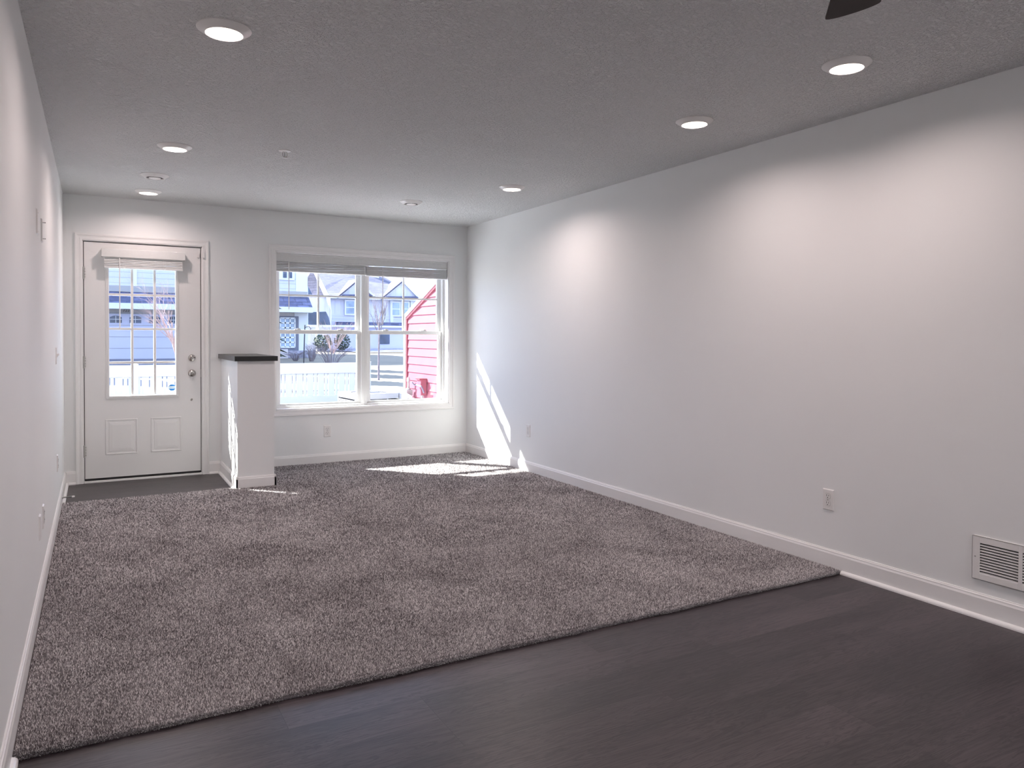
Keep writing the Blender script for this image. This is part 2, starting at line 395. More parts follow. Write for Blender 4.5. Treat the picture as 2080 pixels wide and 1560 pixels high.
# ------------------------------------------------------------ carpet (slab + tufts, one mesh)
rng = np.random.default_rng(3)
def carpet():
    ce = 0.030
    vs = []; fs = []
    def quad(a): 
        n = len(vs); vs.extend(a); fs.append((n, n+1, n+2, n+3))
    x0, x1 = 0.0135, W-0.0135
    prof = [(CF-0.004, 0.0), (CF-0.006, 0.005), (CF-0.003, 0.011), (CF+0.006, 0.0150), (CF+0.02, 0.0165)]
    for (ya, za), (yb, zb) in zip(prof[:-1], prof[1:]):
        quad([(x0,ya,za),(x1,ya,za),(x1,yb,zb),(x0,yb,zb)])
    zt = 0.0165
    quad([(x0,CF+0.02,zt),(x1,CF+0.02,zt),(x1,CB-0.05,zt),(x0,CB-0.05,zt)])
    quad([(PX1+0.014,CB-0.05,zt),(x1,CB-0.05,zt),(x1,-0.0135,zt),(PX1+0.014,-0.0135,zt)])
    quad([(x0,CB-0.05,zt),(PX1+0.014,CB-0.05,zt),(PX1+0.014,PY-0.0135,zt),(x0,PY-0.0135,zt)])
    quad([(x0,PY-0.0135,zt),(PX0-0.014,PY-0.0135,zt),(PX0-0.014,CB-0.003,zt-0.003),(x0,CB-0.003,zt-0.003)])
    quad([(x0,CB-0.003,zt-0.003),(PX0-0.014,CB-0.003,zt-0.003),(PX0-0.014,CB,0),(x0,CB,0)])
    base_v = np.array(vs, dtype=np.float64)
    # tufts
    P = []
    def zone(xa, xb, ya, yb, s):
        nx, ny = int((xb-xa)/s), int((yb-ya)/s)
        gx, gy = np.meshgrid(xa+(np.arange(nx)+.5)*(xb-xa)/nx, ya+(np.arange(ny)+.5)*(yb-ya)/ny)
        p = np.stack([gx.ravel(), gy.ravel()], 1) + rng.uniform(-s*.45, s*.45, (nx*ny, 2))
        P.append(np.concatenate([p, np.full((len(p),1), s)], 1))
    m_ = 0.004
    zone(x0+m_, x1-m_, CF-0.024, CF+0.018, 0.0034)
    zone(x0+m_, x1-m_, CF+0.018, CF+0.35, 0.0043)
    zone(x0+m_, x1-m_, CF+0.35, -3.2, 0.0052)
    zone(x0+m_, x1-m_, -3.2, -1.9, 0.0068)
    zone(x0+m_, x1-m_, -1.9, PY-0.016, 0.0085)
    zone(x0+m_, PX0-0.016, PY-0.016, CB-0.004, 0.007)
    zone(PX1+0.016, x1-m_, PY-0.016, -0.017, 0.0088)
    P = np.concatenate(P); n = len(P)
    x, y, s = P[:,0], P[:,1], P[:,2]
    e = np.clip((CF+0.018-y)/0.042, 0, 1)                     # 0 on top, 1 at the foot of the rolled edge
    th = e*math.radians(100)
    wob = 0.0035*np.sin(x*9.1)+0.0028*np.sin(x*23.7+1)+0.002*np.sin(x*61+2)
    edge = e > 0
    by = np.where(edge, CF+0.006+wob*0.7-0.0115*np.sin(th), y)
    z0 = np.where(edge, 0.0045+0.0115*np.cos(th), 0.0155)
    z0 = np.maximum(z0, 0.001)
    y = by
    hgt = rng.uniform(0.006, 0.0105, n)*(1+0.25*(s > 0.006))
    nap = 0.5*np.sin(x*2.3+y*1.7)+0.5*np.sin(x*5.1-y*3.9+2)+0.4*np.sin(x*1.1+y*7.3)
    lx = rng.normal(0, 0.0024, n)+0.0008*nap
    ly = rng.normal(0, 0.0022, n)-0.0011*nap - hgt*np.sin(th)
    hz = hgt*np.cos(th)+rng.normal(0, 0.0010, n)*edge
    r = s*rng.uniform(0.50, 0.72, n); a0 = rng.uniform(0, 2*PI, n)
    V = np.zeros((n, 4, 3))
    for k in range(3):
        a = a0+k*2*PI/3
        V[:,k,0] = x+r*np.cos(a); V[:,k,1] = y+r*np.sin(a); V[:,k,2] = z0-0.0005
    V[:,3,0] = x+lx; V[:,3,1] = y+ly; V[:,3,2] = z0+hz
    V[:,:,0] = np.clip(V[:,:,0], x0, x1); V[:,:,2] = np.maximum(V[:,:,2], 0.0004)
    tuft_v = V.reshape(-1, 3); nb = len(base_v)
    allv = np.concatenate([base_v, tuft_v])
    idx = (np.arange(n)*4+nb)[:,None]
    tri = np.concatenate([idx+np.array([[0,1,3]]), idx+np.array([[1,2,3]]), idx+np.array([[2,0,3]])], 1).reshape(-1, 3)
    base_f = np.array(fs)
    me = bpy.data.meshes.new('carpet')
    me.vertices.add(len(allv)); me.vertices.foreach_set('co', allv.ravel())
    loops = np.concatenate([base_f.ravel(), tri.ravel()]).astype(np.int32)
    me.loops.add(len(loops)); me.loops.foreach_set('vertex_index', loops)
    npol = len(base_f)+len(tri); me.polygons.add(npol)
    starts = np.concatenate([np.arange(len(base_f))*4, len(base_f)*4+np.arange(len(tri))*3]).astype(np.int32)
    me.polygons.foreach_set('loop_start', starts)
    me.update(calc_edges=True); me.validate()
    yarn = np.concatenate([np.full(nb, 0.15), np.repeat(rng.beta(1.6, 1.6, n), 4)]).astype(np.float32)
    at2 = me.attributes.new('yarn', 'FLOAT', 'POINT'); at2.data.foreach_set('value', yarn)
    me.materials.append(M['carpet'])
    o = bpy.data.objects.new('carpet', me); COL.objects.link(o)
    tag(o, 'grey-brown cut-pile carpet covering the middle of the room, rolled front edge', 'carpet')
carpet()

# ------------------------------------------------------------ casings
def casing(name, label, x0, x1, z0, z1, w, bottom):
    """profiled flat casing around an opening; x0..z1 is the inner edge"""
    prof = [(0,0),(0,0.010),(0.006,0.0125),(w*0.30,0.013),(w*0.36,0.0105),(w*0.62,0.012),(w*0.72,0.016),(w-0.004,0.017),(w,0.014),(w,0)]
    r = sroot(name, label)
    def side(pa, pb, o, nm):
        # mitred board: o is the outward direction in the wall plane
        a, c = Vector(pa), Vector(pb); t = (c-a).normalized(); o = Vector(o); v = []
        for d, h in prof: v.append(a+o*d-t*d+Vector((0,-h,0)))
        for d, h in prof: v.append(c+o*d+t*d+Vector((0,-h,0)))
        n = len(prof); mb = MB(); mb.add(v, [tuple(range(n))[::-1], tuple(range(n,2*n))]+[(i,(i+1)%n,n+(i+1)%n,n+i) for i in range(n)])
        mb.build(nm, M['trim'], r)
    if bottom:
        side((x0,0,z0), (x0,0,z1), (-1,0,0), 'side_casing'); side((x1,0,z1), (x1,0,z0), (1,0,0), 'side_casing')
        side((x0,0,z1), (x1,0,z1), (0,0,1), 'head_casing'); side((x1,0,z0), (x0,0,z0), (0,0,-1), 'bottom_casing')
    else:
        n = len(prof)
        for xx, sx in ((x0,-1), (x1,1)):
            v = [Vector((xx+sx*d, -h, 0)) for d, h in prof]+[Vector((xx+sx*d, -h, z1+d)) for d, h in prof]
            MB().add(v, [tuple(range(n))[::-1], tuple(range(n,2*n))]+[(i,(i+1)%n,n+(i+1)%n,n+i) for i in range(n)]).build('side_casing', M['trim'], r)
        side((x0,0,z1), (x1,0,z1), (0,0,1), 'head_casing')
    return r
casing('trim_6', 'white moulded casing around the entry door', 0.139, 1.076, 0, 2.062, 0.057, False)
casing('trim_7', 'white moulded casing around the double window', WX0+0.002, WX1-0.002, WZ0+0.002, WZ1-0.002, 0.060, True)

# ------------------------------------------------------------ entry door
D = sroot('door_1', 'white half-glass entry door with a grid of panes')
SX0, SX1, SZ0, SZ1 = 0.150, 1.063, 0.036, 2.050
b = MB().box(DX0, SX0-0.006, 0.0005, T, 0, DZ1).box(SX1+0.006, DX1, 0.0005, T, 0, DZ1).box(DX0, DX1, 0.0005, T, SZ1+0.006, DZ1)
b.box(SX0-0.006, SX0+0.012, 0.056, 0.075, 0.02, SZ1+0.006).box(SX1-0.012, SX1+0.006, 0.056, 0.075, 0.02, SZ1+0.006).box(SX0, SX1, 0.056, 0.075, SZ1-0.012, SZ1+0.006)
b.build('jamb', M['trim'], D)
GX0, GX1, GZ0, GZ1 = 0.334, 0.868, 0.739, 1.905
b = MB()
y0, y1 = 0.008, 0.052
b.box(SX0, GX0-0.01, y0, y1, SZ0, SZ1); b.box(GX1+0.01, SX1, y0, y1, SZ0, SZ1)
b.box(GX0-0.01, GX1+0.01, y0, y1, SZ0, GZ0-0.01); b.box(GX0-0.01, GX1+0.01, y0, y1, GZ1+0.01, SZ1)
slab = b.build('door_leaf', M['door'], D)
def ring(x0, x1, z0, z1, w, ya, yb, mb=None):
    mb = mb or MB()
    mb.box(x0, x0+w, ya, yb, z0, z1); mb.box(x1-w, x1, ya, yb, z0, z1)
    mb.box(x0+w, x1-w, ya, yb, z0, z0+w); mb.box(x0+w, x1-w, ya, yb, z1-w, z1); return mb
mb = ring(GX0-0.024, GX1+0.013, GZ0-0.030, GZ1+0.024, 0.012, -0.001, 0.06)
ring(GX0-0.013, GX1+0.004, GZ0-0.018, GZ1+0.012, 0.014, -0.006, 0.06, mb)
mb.build('glass_frame', M['door'], D, bevel=0.002)
b = MB()
for k in (1, 2): b.box(GX0+(GX1-GX0)*k/3-0.0095, GX0+(GX1-GX0)*k/3+0.0095, 0.012, 0.048, GZ0, GZ1)
for zz in (1.022, 1.315, 1.611): b.box(GX0, GX1, 0.013, 0.047, zz-0.0095, zz+0.0095)
b.build('muntin_grid', M['trim'], D, bevel=0.002)
MB().box(GX0-0.005, GX1+0.005, 0.028, 0.031, GZ0-0.005, GZ1+0.005).build('pane', M['glass'], D)
for (a, c) in ((0.303, 0.551), (0.655, 0.903)):
    z0, z1 = 0.230, 0.536; mb = MB()
    # embossed panel: bead, cove, raised field
    steps = [(0.0, 0.008), (0.003, 0.003), (0.010, 0.003), (0.014, 0.009), (0.026, 0.009), (0.029, 0.006), (0.052, 0.0035)]
    vs = []
    for ins, yy in steps:
        vs += [(a+ins, yy, z0+ins), (c-ins, yy, z0+ins), (c-ins, yy, z1-ins), (a+ins, yy, z1-ins)]
    fs = []
    for i in range(len(steps)-1):
        for k in range(4): fs.append((i*4+k, i*4+(k+1)%4, i*4+4+(k+1)%4, i*4+4+k))
    i = (len(steps)-1)*4; fs.append((i, i+1, i+2, i+3))
    vs = [(x, y-0.0004, z) for x, y, z in vs]
    mb.add(vs, fs).build('door_panel', M['door'], D)
MB().box(SX0, SX1, 0.016, 0.046, 0.016, 0.036).build('door_sweep', M['rubber'], D)['label'] = 'black rubber sweep'
MB().box(SX0-0.006, SX1+0.006, -0.014, 0.15, 0.0, 0.016).build('threshold', M['trim'], D, bevel=0.003)
b = MB(); b.box(SX0-0.005, SX0, 0.009, 0.04, 0.02, SZ1+0.005).box(SX1, SX1+0.005, 0.009, 0.04, 0.02, SZ1+0.005).box(SX0, SX1, 0.009, 0.04, SZ1, SZ1+0.005)
b.build('weatherstrip', M['rubber'], D)['label'] = 'black weatherstrip in the gap'
for zc in (1.785, 1.03, 0.272):
    b = MB().box(SX0-0.012, SX0-0.002, -0.003, 0.006, zc-0.050, zc+0.050)
    b.lathe([(0, -0.052), (0.006, -0.052), (0.006, 0.052), (0, 0.052)], 12, 'z', (SX0-0.003, -0.004, zc))
    for q in (-0.034, -0.012, 0.012, 0.034): b.lathe([(0, -0.006), (0.0035, -0.006), (0.0035, 0.001)], 8, 'y', (SX0+0.007, 0.003, zc+q))
    b.build('hinge', M['brass'], D, smooth=True)
def rosette(name, zc, knob):
    b = MB()
    if knob:
        b.lathe([(0, -0.064), (0.018, -0.063), (0.0265, -0.056), (0.0285, -0.046), (0.025, -0.036), (0.014, -0.028), (0.011, -0.018), (0.013, -0.010), (0.030, -0.007), (0.0325, -0.003), (0.0325, 0)], 32, 'y', (0.990, 0.008, zc))
    else:
        b.lathe([(0, -0.016), (0.020, -0.016), (0.029, -0.010), (0.0315, -0.003), (0.0315, 0)], 32, 'y', (0.990, 0.008, zc))
        b.box(0.985, 0.995, -0.022, -0.006, zc-0.014, zc+0.014)
    return b.build(name, M['nickel'], D, smooth=True)
rosette('door_knob', 0.921, True); rosette('deadbolt', 1.059, False)
MB().lathe([(0, -0.006), (0.006, -0.006), (0.010, -0.003), (0.010, 0)], 20, 'y', (0.986, 0.008, 0.684)).build('latch_button', M['nickel'], D, smooth=True)
MB().box(SX1+0.001, SX1+0.0045, 0.0, 0.02, 0.885, 0.955).build('strike_plate', M['brass'], D)

# alarm contacts at the top right of the door
t = thing('contact_sensor', 'small white alarm contact on the upper right corner of the door', 'alarm sensor', (1.045, 0.008, 1.985))
MB().box(-0.011, 0.011, -0.012, 0, -0.022, 0.022).build('case', M['plastic'], t, bevel=0.002)
MB().box(-0.004, 0.004, -0.0125, -0.0115, -0.018, 0.018).build('seam', M['trim'], t)
t = thing('contact_sensor', 'small white alarm contact on the casing right of the door top', 'alarm sensor', (1.087, -0.0135, 1.985))
MB().box(-0.010, 0.010, -0.012, 0, -0.024, 0.024).build('case', M['plastic'], t, bevel=0.002)
MB().box(-0.004, 0.004, -0.0125, -0.0115, -0.018, 0.018).build('seam', M['trim'], t)

# octagonal security sticker on the lowest right pane
t = thing('security_sticker', 'blue octagonal security sticker with a white band on the door glass', 'sticker', (0.828, 0.0275, 0.795))
R_ = 0.031
oc = [(R_*math.cos(PI/8+k*PI/4), 0, R_*0.92*math.sin(PI/8+k*PI/4)) for k in range(8)]
MB().prism(oc, (0, -0.0008, 0)).build('octagon', M['sky_blue'], t)
MB().box(-0.0275, 0.0275, -0.0014, -0.0008, -0.010, 0.012).build('band', M['sticker_white'], t)['label'] = 'white band'
def text_mesh(body, size, name, mt, parent, loc, rot=(PI/2, 0, 0), ext=0.0005):
    cu = bpy.data.curves.new(name, 'FONT'); cu.body = body; cu.size = size; cu.extrude = ext; cu.align_x = 'CENTER'; cu.align_y = 'CENTER'
    tmp = bpy.data.objects.new('tmp', cu); COL.objects.link(tmp)
    dg = bpy.context.evaluated_depsgraph_get(); me = bpy.data.meshes.new_from_object(tmp.evaluated_get(dg))
    bpy.data.objects.remove(tmp); me.name = name
    me.materials.clear(); me.materials.append(mt)
    o = bpy.data.objects.new(name, me); COL.objects.link(o); o.parent = parent; o.location = loc; o.rotation_euler = rot
    return o
# faint marks in the band, as unreadable as in the photograph
b = MB()
for i, xx in enumerate((-0.016, -0.006, 0.004, 0.015)): b.box(xx-0.003, xx+0.003, -0.0018, -0.0014, -0.004, 0.006)
b.build('band_marks', mat('faint_blue_mark', (0.45, 0.62, 0.72), 0.5), t)

# ------------------------------------------------------------ windows
def window(name, label, x0, x1):
    r = sroot(name, label)
    ring(x0, x1, WZ0, WZ1, 0.030, 0.10, T, None).build('window_frame', M['vinyl'], r, bevel=0.002)
    ring(x0+0.026, x1-0.026, WZ0+0.026, WZ1-0.026, 0.008, 0.112, 0.122, None).build('stop_bead', M['vinyl'], r)
    def sash(nm, za, zb, ya, yb, top, bot, st=0.040):
        a, c = x0+0.030, x1-0.030
        mb = MB().box(a, a+st, ya, yb, za, zb).box(c-st, c, ya, yb, za, zb).box(a+st, c-st, ya, yb, za, za+bot).box(a+st, c-st, ya, yb, zb-top, zb)
        s = mb.build(nm, M['vinyl'], r, bevel=0.002)
        MB().box(a+st-0.004, c-st+0.004, (ya+yb)/2-0.002, (ya+yb)/2+0.002, za+bot-0.004, zb-top+0.004).build('pane', M['glass'], s)
        return s, a+st, c-st
    up, a, c = sash('upper_sash', 1.292, WZ1-0.03, 0.162, 0.192, 0.035, 0.030)
    mb = MB().box((a+c)/2-0.0085, (a+c)/2+0.0085, 0.166, 0.187, 1.32, WZ1-0.06).box(a, c, 0.1668, 0.1862, 1.652, 1.669)
    mb.build('muntin_grid', M['vinyl'], up)
    lo, a, c = sash('lower_sash', WZ0+0.022, 1.320, 0.124, 0.156, 0.038, 0.026)
    for q in (0.22, 0.78):
        xx = a+(c-a)*q
        MB().box(xx-0.030, xx+0.030, 0.128, 0.150, 1.320, 1.327).box(xx-0.006, xx+0.026, 0.122, 0.134, 1.327, 1.337).build('sash_lock', M['vinyl'], lo, bevel=0.001)
    MB().box(a+0.02, c-0.02, 0.119, 0.124, WZ0+0.036, WZ0+0.041).build('lift_rail', M['vinyl'], lo)
    return r
XM = (WX0+WX1)/2 + 0.003
window('window_1', 'left double-hung window of the pair', WX0, XM)
window('window_2', 'right double-hung window of the pair', XM, WX1)
b = MB().box(WX0-0.0005, WX0+0.010, 0.0005, 0.10, WZ0, WZ1).box(WX1-0.010, WX1+0.0005, 0.0005, 0.10, WZ0, WZ1)
b.box(WX0, WX1, 0.0005, 0.10, WZ1-0.010, WZ1).box(WX0, WX1, 0.0005, 0.10, WZ0, WZ0+0.010)
struct(b.build('trim_8', M['trim']), 'white jamb lining of the window')

# ------------------------------------------------------------ blinds
def blind(name, label, xa, xb, ztop, nsl, pitch, yc, depth, wandx, wandz, cords, sag=0.0, group=None, th=0.0028):
    r = thing(name, label, 'window blind', ((xa+xb)/2, yc, ztop), group=group)
    w = (xb-xa)/2
    MB().box(-w, w, -depth/2, depth/2, -0.002, 0.030).build('headrail', M['slat'], r)
    zb = 0
    for k in range(nsl):
        z = -0.008-pitch*k; mb = MB(); seg = 14; vs = []
        ph = random.uniform(0, 6)
        for i in range(seg+1):
            x = -w+0.002+(2*w-0.004)*i/seg
            dz = sag*math.sin(PI*i/seg*3+ph)*random.uniform(0.6, 1.0)
            for yy, cz in ((-depth/2+random.uniform(-.001, .001), -0.0012), (0, 0.0008), (depth/2, -0.0012)):
                vs.append((x, yy, z+dz+cz))
            for yy, cz in ((depth/2, -0.0012), (0, 0.0008), (-depth/2, -0.0012)):
                vs.append((x, yy, z+dz+cz-th))
        fs = []
        for i in range(seg):
            for q in range(6): fs.append((i*6+q, i*6+(q+1)%6, i*6+6+(q+1)%6, i*6+6+q))
        fs += [(0,1,2,3,4,5), tuple(seg*6+q for q in (5,4,3,2,1,0))]
        mb.add(vs, fs).build('slat', M['slat'], r); zb = z
    MB().box(-w, w, -depth/2, depth/2, zb-0.022, zb-0.008).build('bottom_rail', M['slat'], r, bevel=0.002)
    for cx_ in cords:
        mb = MB()
        for dy in (-depth/2-0.002,):
            for dx in (-0.007, 0.007):
                pts = [(cx_+dx+random.uniform(-.004, .004), dy-random.uniform(0, .004), z) for z in np.linspace(-0.012, zb-0.018, 9)]
                mb.tube(pts, 0.0009, 5)
            mb.tube([(cx_-0.006, dy-0.003, zb-0.012), (cx_, dy-0.006, zb-0.022), (cx_+0.007, dy-0.003, zb-0.012)], 0.0022, 6)
        mb.build('ladder_cord', M['plastic'], r)
    wx = wandx-(xa+xb)/2
    MB().tube([(wx, -depth/2-0.010, -0.012), (wx, -depth/2-0.010, wandz-ztop)], 0.0042, 8).build('tilt_wand', M['plastic'], r, smooth=True)
    return r
blind('window_blind', 'raised white blind of the left window sash, wand near its left end', WX0+0.014, XM-0.010, 1.984, 11, 0.0076, 0.050, 0.046, 1.852, 1.515, (-0.24, 0.02, 0.24), 0.0016, 'raised blinds of the double window', 0.0048)
blind('window_blind', 'raised white blind of the right window, beside the red wall view', XM-0.004, WX1-0.014, 1.978, 11, 0.0076, 0.050, 0.046, 2.79, 1.38, (-0.28, 0.02, 0.28), 0.0012, 'raised blinds of the double window', 0.0048)
t = thing('valance', 'long white valance across the top of the double window', 'valance', ((WX0+WX1)/2, 0.024, 1.975))
hw = (WX1-WX0)/2-0.012
prof = [(0,0.0),(0.004,-0.002),(0.008,0.004),(0.006,0.012),(0.006,0.058),(0.010,0.066),(0.010,0.076),(0.006,0.080),(0,0.080)]
MB().extrude(prof, (-hw,0,0), (hw,0,0), (0,-1,0)).build('face_board', M['slat'], t)
MB().box(-hw, -hw+0.006, 0, 0.002, 0.0, 0.080).build('end_return', M['slat'], t); MB().box(hw-0.006, hw, 0, 0.002, 0.0, 0.080).build('end_return', M['slat'], t)

r = blind('door_blind', 'small raised white blind mounted on the entry door', 0.298, 0.912, 1.930, 6, 0.0135, -0.040, 0.050, 0.415, 1.313, (-0.155, 0.160), 0.001, None, 0.0105)
hw = 0.326
MB().box(-hw, hw, -0.038, -0.030, -0.006, 0.064).build('valance', M['slat'], r, bevel=0.002)
for xx in (-hw, hw-0.008): MB().box(xx, xx+0.008, -0.030, 0.044, -0.006, 0.064).build('end_return', M['slat'], r)

# ------------------------------------------------------------ outlets, switches, plates
def plate_root(name, label, cat, loc, rz, group=None, w=0.070, h=0.1145):
    t = thing(name, label, cat, loc, rz, group)
    MB().taper(-w/2, w/2, -0.0065, 0, -h/2, h/2, 0.004).build('cover_plate', M['plastic'], t)
    return t
def outlet(label, loc, rz, group='duplex outlets'):
    t = plate_root('wall_outlet', label, 'outlet', loc, rz, group)
    for s in (1, -1):
        zc = 0.0195*s; n = 20
        pts = []
        for k in range(n):
            a = 2*PI*k/n; pts.append((0.0172*math.cos(a), -0.0062, zc+max(-0.0135, min(0.0135, 0.0172*math.sin(a)))))
        f = MB().prism(pts, (0, -0.0022, 0)).build('receptacle', M['plastic'], t)
        MB().box(-0.0078, -0.0052, -0.0088, -0.0083, zc-0.001, zc+0.009).box(0.0052, 0.0076, -0.0088, -0.0083, zc, zc+0.008).lathe([(0, -0.0004), (0.0028, -0.0004), (0.0028, 0)], 12, 'y', (0, -0.0084, zc-0.0075)).build('slots', M['slot'], f)
        rim = []
        for k in range(n):
            a = 2*PI*k/n; rim.append((0.0180*math.cos(a), -0.00655, zc+max(-0.0143, min(0.0143, 0.0180*math.sin(a)))))
        MB().prism(rim, (0, -0.0003, 0)).build('rim', M['slot'], f)
    MB().lathe([(0, -0.0012), (0.003, -0.001), (0.003, 0)], 12, 'y', (0, -0.0065, 0)).build('screw', M['brass'], t)
    return t
def blank(label, loc, rz, **k):
    t = plate_root('blank_plate', label, 'wall plate', loc, rz, **k)
    for z in (0.042, -0.042): MB().lathe([(0, -0.0016), (0.003, -0.001), (0.003, 0)], 12, 'y', (0, -0.0064, z)).build('screw', M['plastic'], t)
    return t
RW, LW, BW = -PI/2, PI/2, 0.0
outlet('white duplex outlet under the double window', (2.217, 0, 0.329), BW)
outlet('white duplex outlet on the right wall, the near one by the air grille', (W, -4.568, 0.381), RW)
outlet('white duplex outlet on the right wall, the far one past the sun patch', (W, -1.324, 0.394), RW)
blank('white blank plate on the right wall inside the sun patch', (W, -0.786, 0.238), RW)
outlet('white duplex outlet low on the left wall, nearest the door', (0, -1.35, 0.388), LW)
outlet('white duplex outlet low on the left wall, just beyond the blank plate', (0, -2.925, 0.360), LW)
blank('white blank plate low on the left wall, nearest the camera', (0, -3.182, 0.364), LW)
blank('white plate high on the left wall, the upper one of the pair', (0, -3.22, 1.777), LW)
t = plate_root('low_voltage_plate', 'white plate high on the left wall with two small posts sticking out', 'wall plate', (0, -2.885, 1.778), LW)
for z in (0.040, -0.040): MB().tube([(0, -0.005, z), (0, -0.018, z)], [0.0013, 0.0013], 8).lathe([(0, -0.002), (0.0022, -0.001), (0.0022, 0.001), (0, 0.002)], 10, 'y', (0, -0.018, z)).build('post', M['slot'], t)
t = plate_root('light_switch', 'white toggle light switch on the left wall beside the door', 'light switch', (0, -1.425, 1.120), LW)
MB().add([(-0.005,-0.006,-0.012),(0.005,-0.006,-0.012),(0.005,-0.006,0.012),(-0.005,-0.006,0.012),(-0.004,-0.020,0.008),(0.004,-0.020,0.008),(0.004,-0.018,0.017),(-0.004,-0.018,0.017)],
         [(0,1,5,4),(1,2,6,5),(2,3,7,6),(3,0,4,7),(4,5,6,7)]).build('toggle', M['plastic'], t)
for z in (0.030, -0.030): MB().lathe([(0, -0.0016), (0.003, -0.001), (0.003, 0)], 12, 'y', (0, -0.0064, z)).build('screw', M['plastic'], t)

# return air grille, right wall (runs out of the frame)
t = thing('return_air_grille', 'white louvred return air grille low on the right wall at the frame edge', 'air grille', (W, -5.340, 0.2715), RW)
# local +x runs to -y of the room
GL, z0, z1 = 0.66, -0.0985, 0.0985
cols = [(0.034, 0.196), (0.212, 0.374), (0.390, 0.552)]
GL = 0.586
mb = MB()
xs = [0]+[v for c in cols for v in c]+[GL]
for i in range(0, len(xs), 2): mb.box(xs[i], xs[i+1], -0.010, -0.006, z0, z1)
for a, c in cols: mb.box(a, c, -0.010, -0.006, z0, z0+0.029).box(a, c, -0.010, -0.006, z1-0.030, z1)
mb.box(0, 0.003, -0.010, 0, z0, z1).box(GL-0.003, GL, -0.010, 0, z0, z1).box(0, GL, -0.010, 0, z0, z0+0.003).box(0, GL, -0.010, 0, z1-0.003, z1)
mb.build('frame', M['plastic'], t, bevel=0.0008)
nl = 11; za, zb = z0+0.029, z1-0.030; st = (zb-za)/nl
for a, c in cols:
    mb = MB()
    for k in range(nl):
        zz = za+st*k
        mb.add([(a,-0.009,zz),(c,-0.009,zz),(c,-0.009,zz+st*0.28),(a,-0.009,zz+st*0.28),(a,-0.0012,zz+st*0.30),(c,-0.0012,zz+st*0.30),(c,-0.0012,zz+st*0.52),(a,-0.0012,zz+st*0.52)],
               [(0,1,2,3),(3,2,6,7),(0,4,5,1),(4,7,6,5),(0,3,7,4),(1,5,6,2)])
    mb.build('louvre_bank', M['plastic'], t)
MB().box(0.004, GL-0.004, -0.0008, -0.0002, z0+0.004, z1-0.004).build('duct_backing', M['dark'], t)
MB().lathe([(0, -0.0012), (0.0032, -0.001), (0.0032, 0)], 12, 'y', (0.014, -0.010, 0.004)).build('screw', M['brass'], t)

# spring door stop on the left baseboard
t = thing('door_stop', 'small spring door stop with a white tip on the left baseboard', 'door stop', (0.013, -0.878, 0.062))
MB().lathe([(0, 0), (0.011, 0), (0.010, 0.004), (0.006, 0.008)], 16, 'x').build('base', M['brass'], t, smooth=True)
pts = [(0.006+0.058*k/160, 0.0052*math.cos(k*0.85), 0.0052*math.sin(k*0.85)) for k in range(161)]
MB().tube(pts, 0.0011, 5).build('spring', M['brass'], t, smooth=True)
MB().lathe([(0, 0.062), (0.007, 0.062), (0.0075, 0.072), (0.006, 0.079), (0, 0.080)], 16, 'x').build('tip', M['plastic'], t, smooth=True)['label'] = 'white rubber tip'

# ------------------------------------------------------------ recessed lights
def make_light(lab):
    t = thing('recessed_light', lab, 'ceiling light', (0,0,H), group='lit recessed ceiling lights')
    MB().lathe([(0.101, 0.0), (0.1005, -0.003), (0.097, -0.006), (0.073, -0.021), (0.069, -0.022), (0.066, -0.020), (0.0655, -0.014)], 56).build('trim_ring', M['plastic'], t, smooth=True)
    MB().lathe([(0.0665, -0.017), (0.056, -0.010), (0.054, -0.010)], 56).build('baffle', M['lens'], t, smooth=True)['label'] = 'glowing warm inner ring'
    MB().lathe([(0.0545, -0.0105), (0.03, -0.0098), (0.0001, -0.0095)], 56).build('lens', M['lens'], t, smooth=True)
    ld = bpy.data.lights.new('lamp', 'AREA'); ld.shape = 'DISK'; ld.size = 0.106; ld.energy = LAMP_WATTS; ld.spread = math.radians(158); ld.color = LAMP_COLOR
    lo = bpy.data.objects.new('lamp', ld); COL.objects.link(lo); lo.parent = t; lo.location = (0,0,-0.0125)
    return t
spots = [((0.672,-4.205), 'large lit recessed light, upper left of the ceiling'),
         ((0.671,-2.162), 'lit recessed light left side, middle one of the left row'),
         ((0.615,-0.472), 'lit recessed light nearest the entry door, beyond the round vent'),
         ((3.060,-5.150), 'lit recessed light nearest the fan blade, upper right'),
         ((3.086,-4.188), 'lit recessed light right side, second from the fan blade'),
         ((3.099,-2.124), 'lit recessed light right side, farthest one near the window corner')]
proto = make_light(spots[0][1])
for i, ((x, y), lab) in enumerate(spots):
    o = proto if i == 0 else copy_tree(proto)
    o.location = (x, y, H); o['label'] = lab
    if y > -3:
        for ch in children(o):
            if ch.type == 'LIGHT': ch.data = ch.data.copy(); ch.data.energy = LAMP_WATTS*(1.35 if y < -1 else 0.8)
for (x, y) in ((0.67,-6.2),(0.67,-8.2),(3.08,-7.2)):       # unseen lights added behind the camera to light the near end
    o = copy_tree(proto); o.location = (x, y, H); o['label'] = 'lit recessed light added unseen behind the camera'

t = thing('fill_light', 'long ceiling fill light added unseen behind the camera', 'ceiling light', (2.74, -9.0, H))  # fill lamp added out of view to lift the near end
MB().box(-0.62, 0.62, -0.13, 0.13, -0.045, 0).build('housing', M['plastic'], t, bevel=0.004)
MB().box(-0.60, 0.60, -0.115, 0.115, -0.060, -0.045).build('diffuser', M['lens'], t, bevel=0.004)
ld = bpy.data.lights.new('fill_lamp', 'AREA'); ld.shape = 'RECTANGLE'; ld.size = 1.18; ld.size_y = 0.21; ld.energy = 26.0; ld.color = (0.96, 0.95, 1.0)
lo = bpy.data.objects.new('fill_lamp', ld); COL.objects.link(lo); lo.parent = t; lo.location = (0, 0, -0.062)

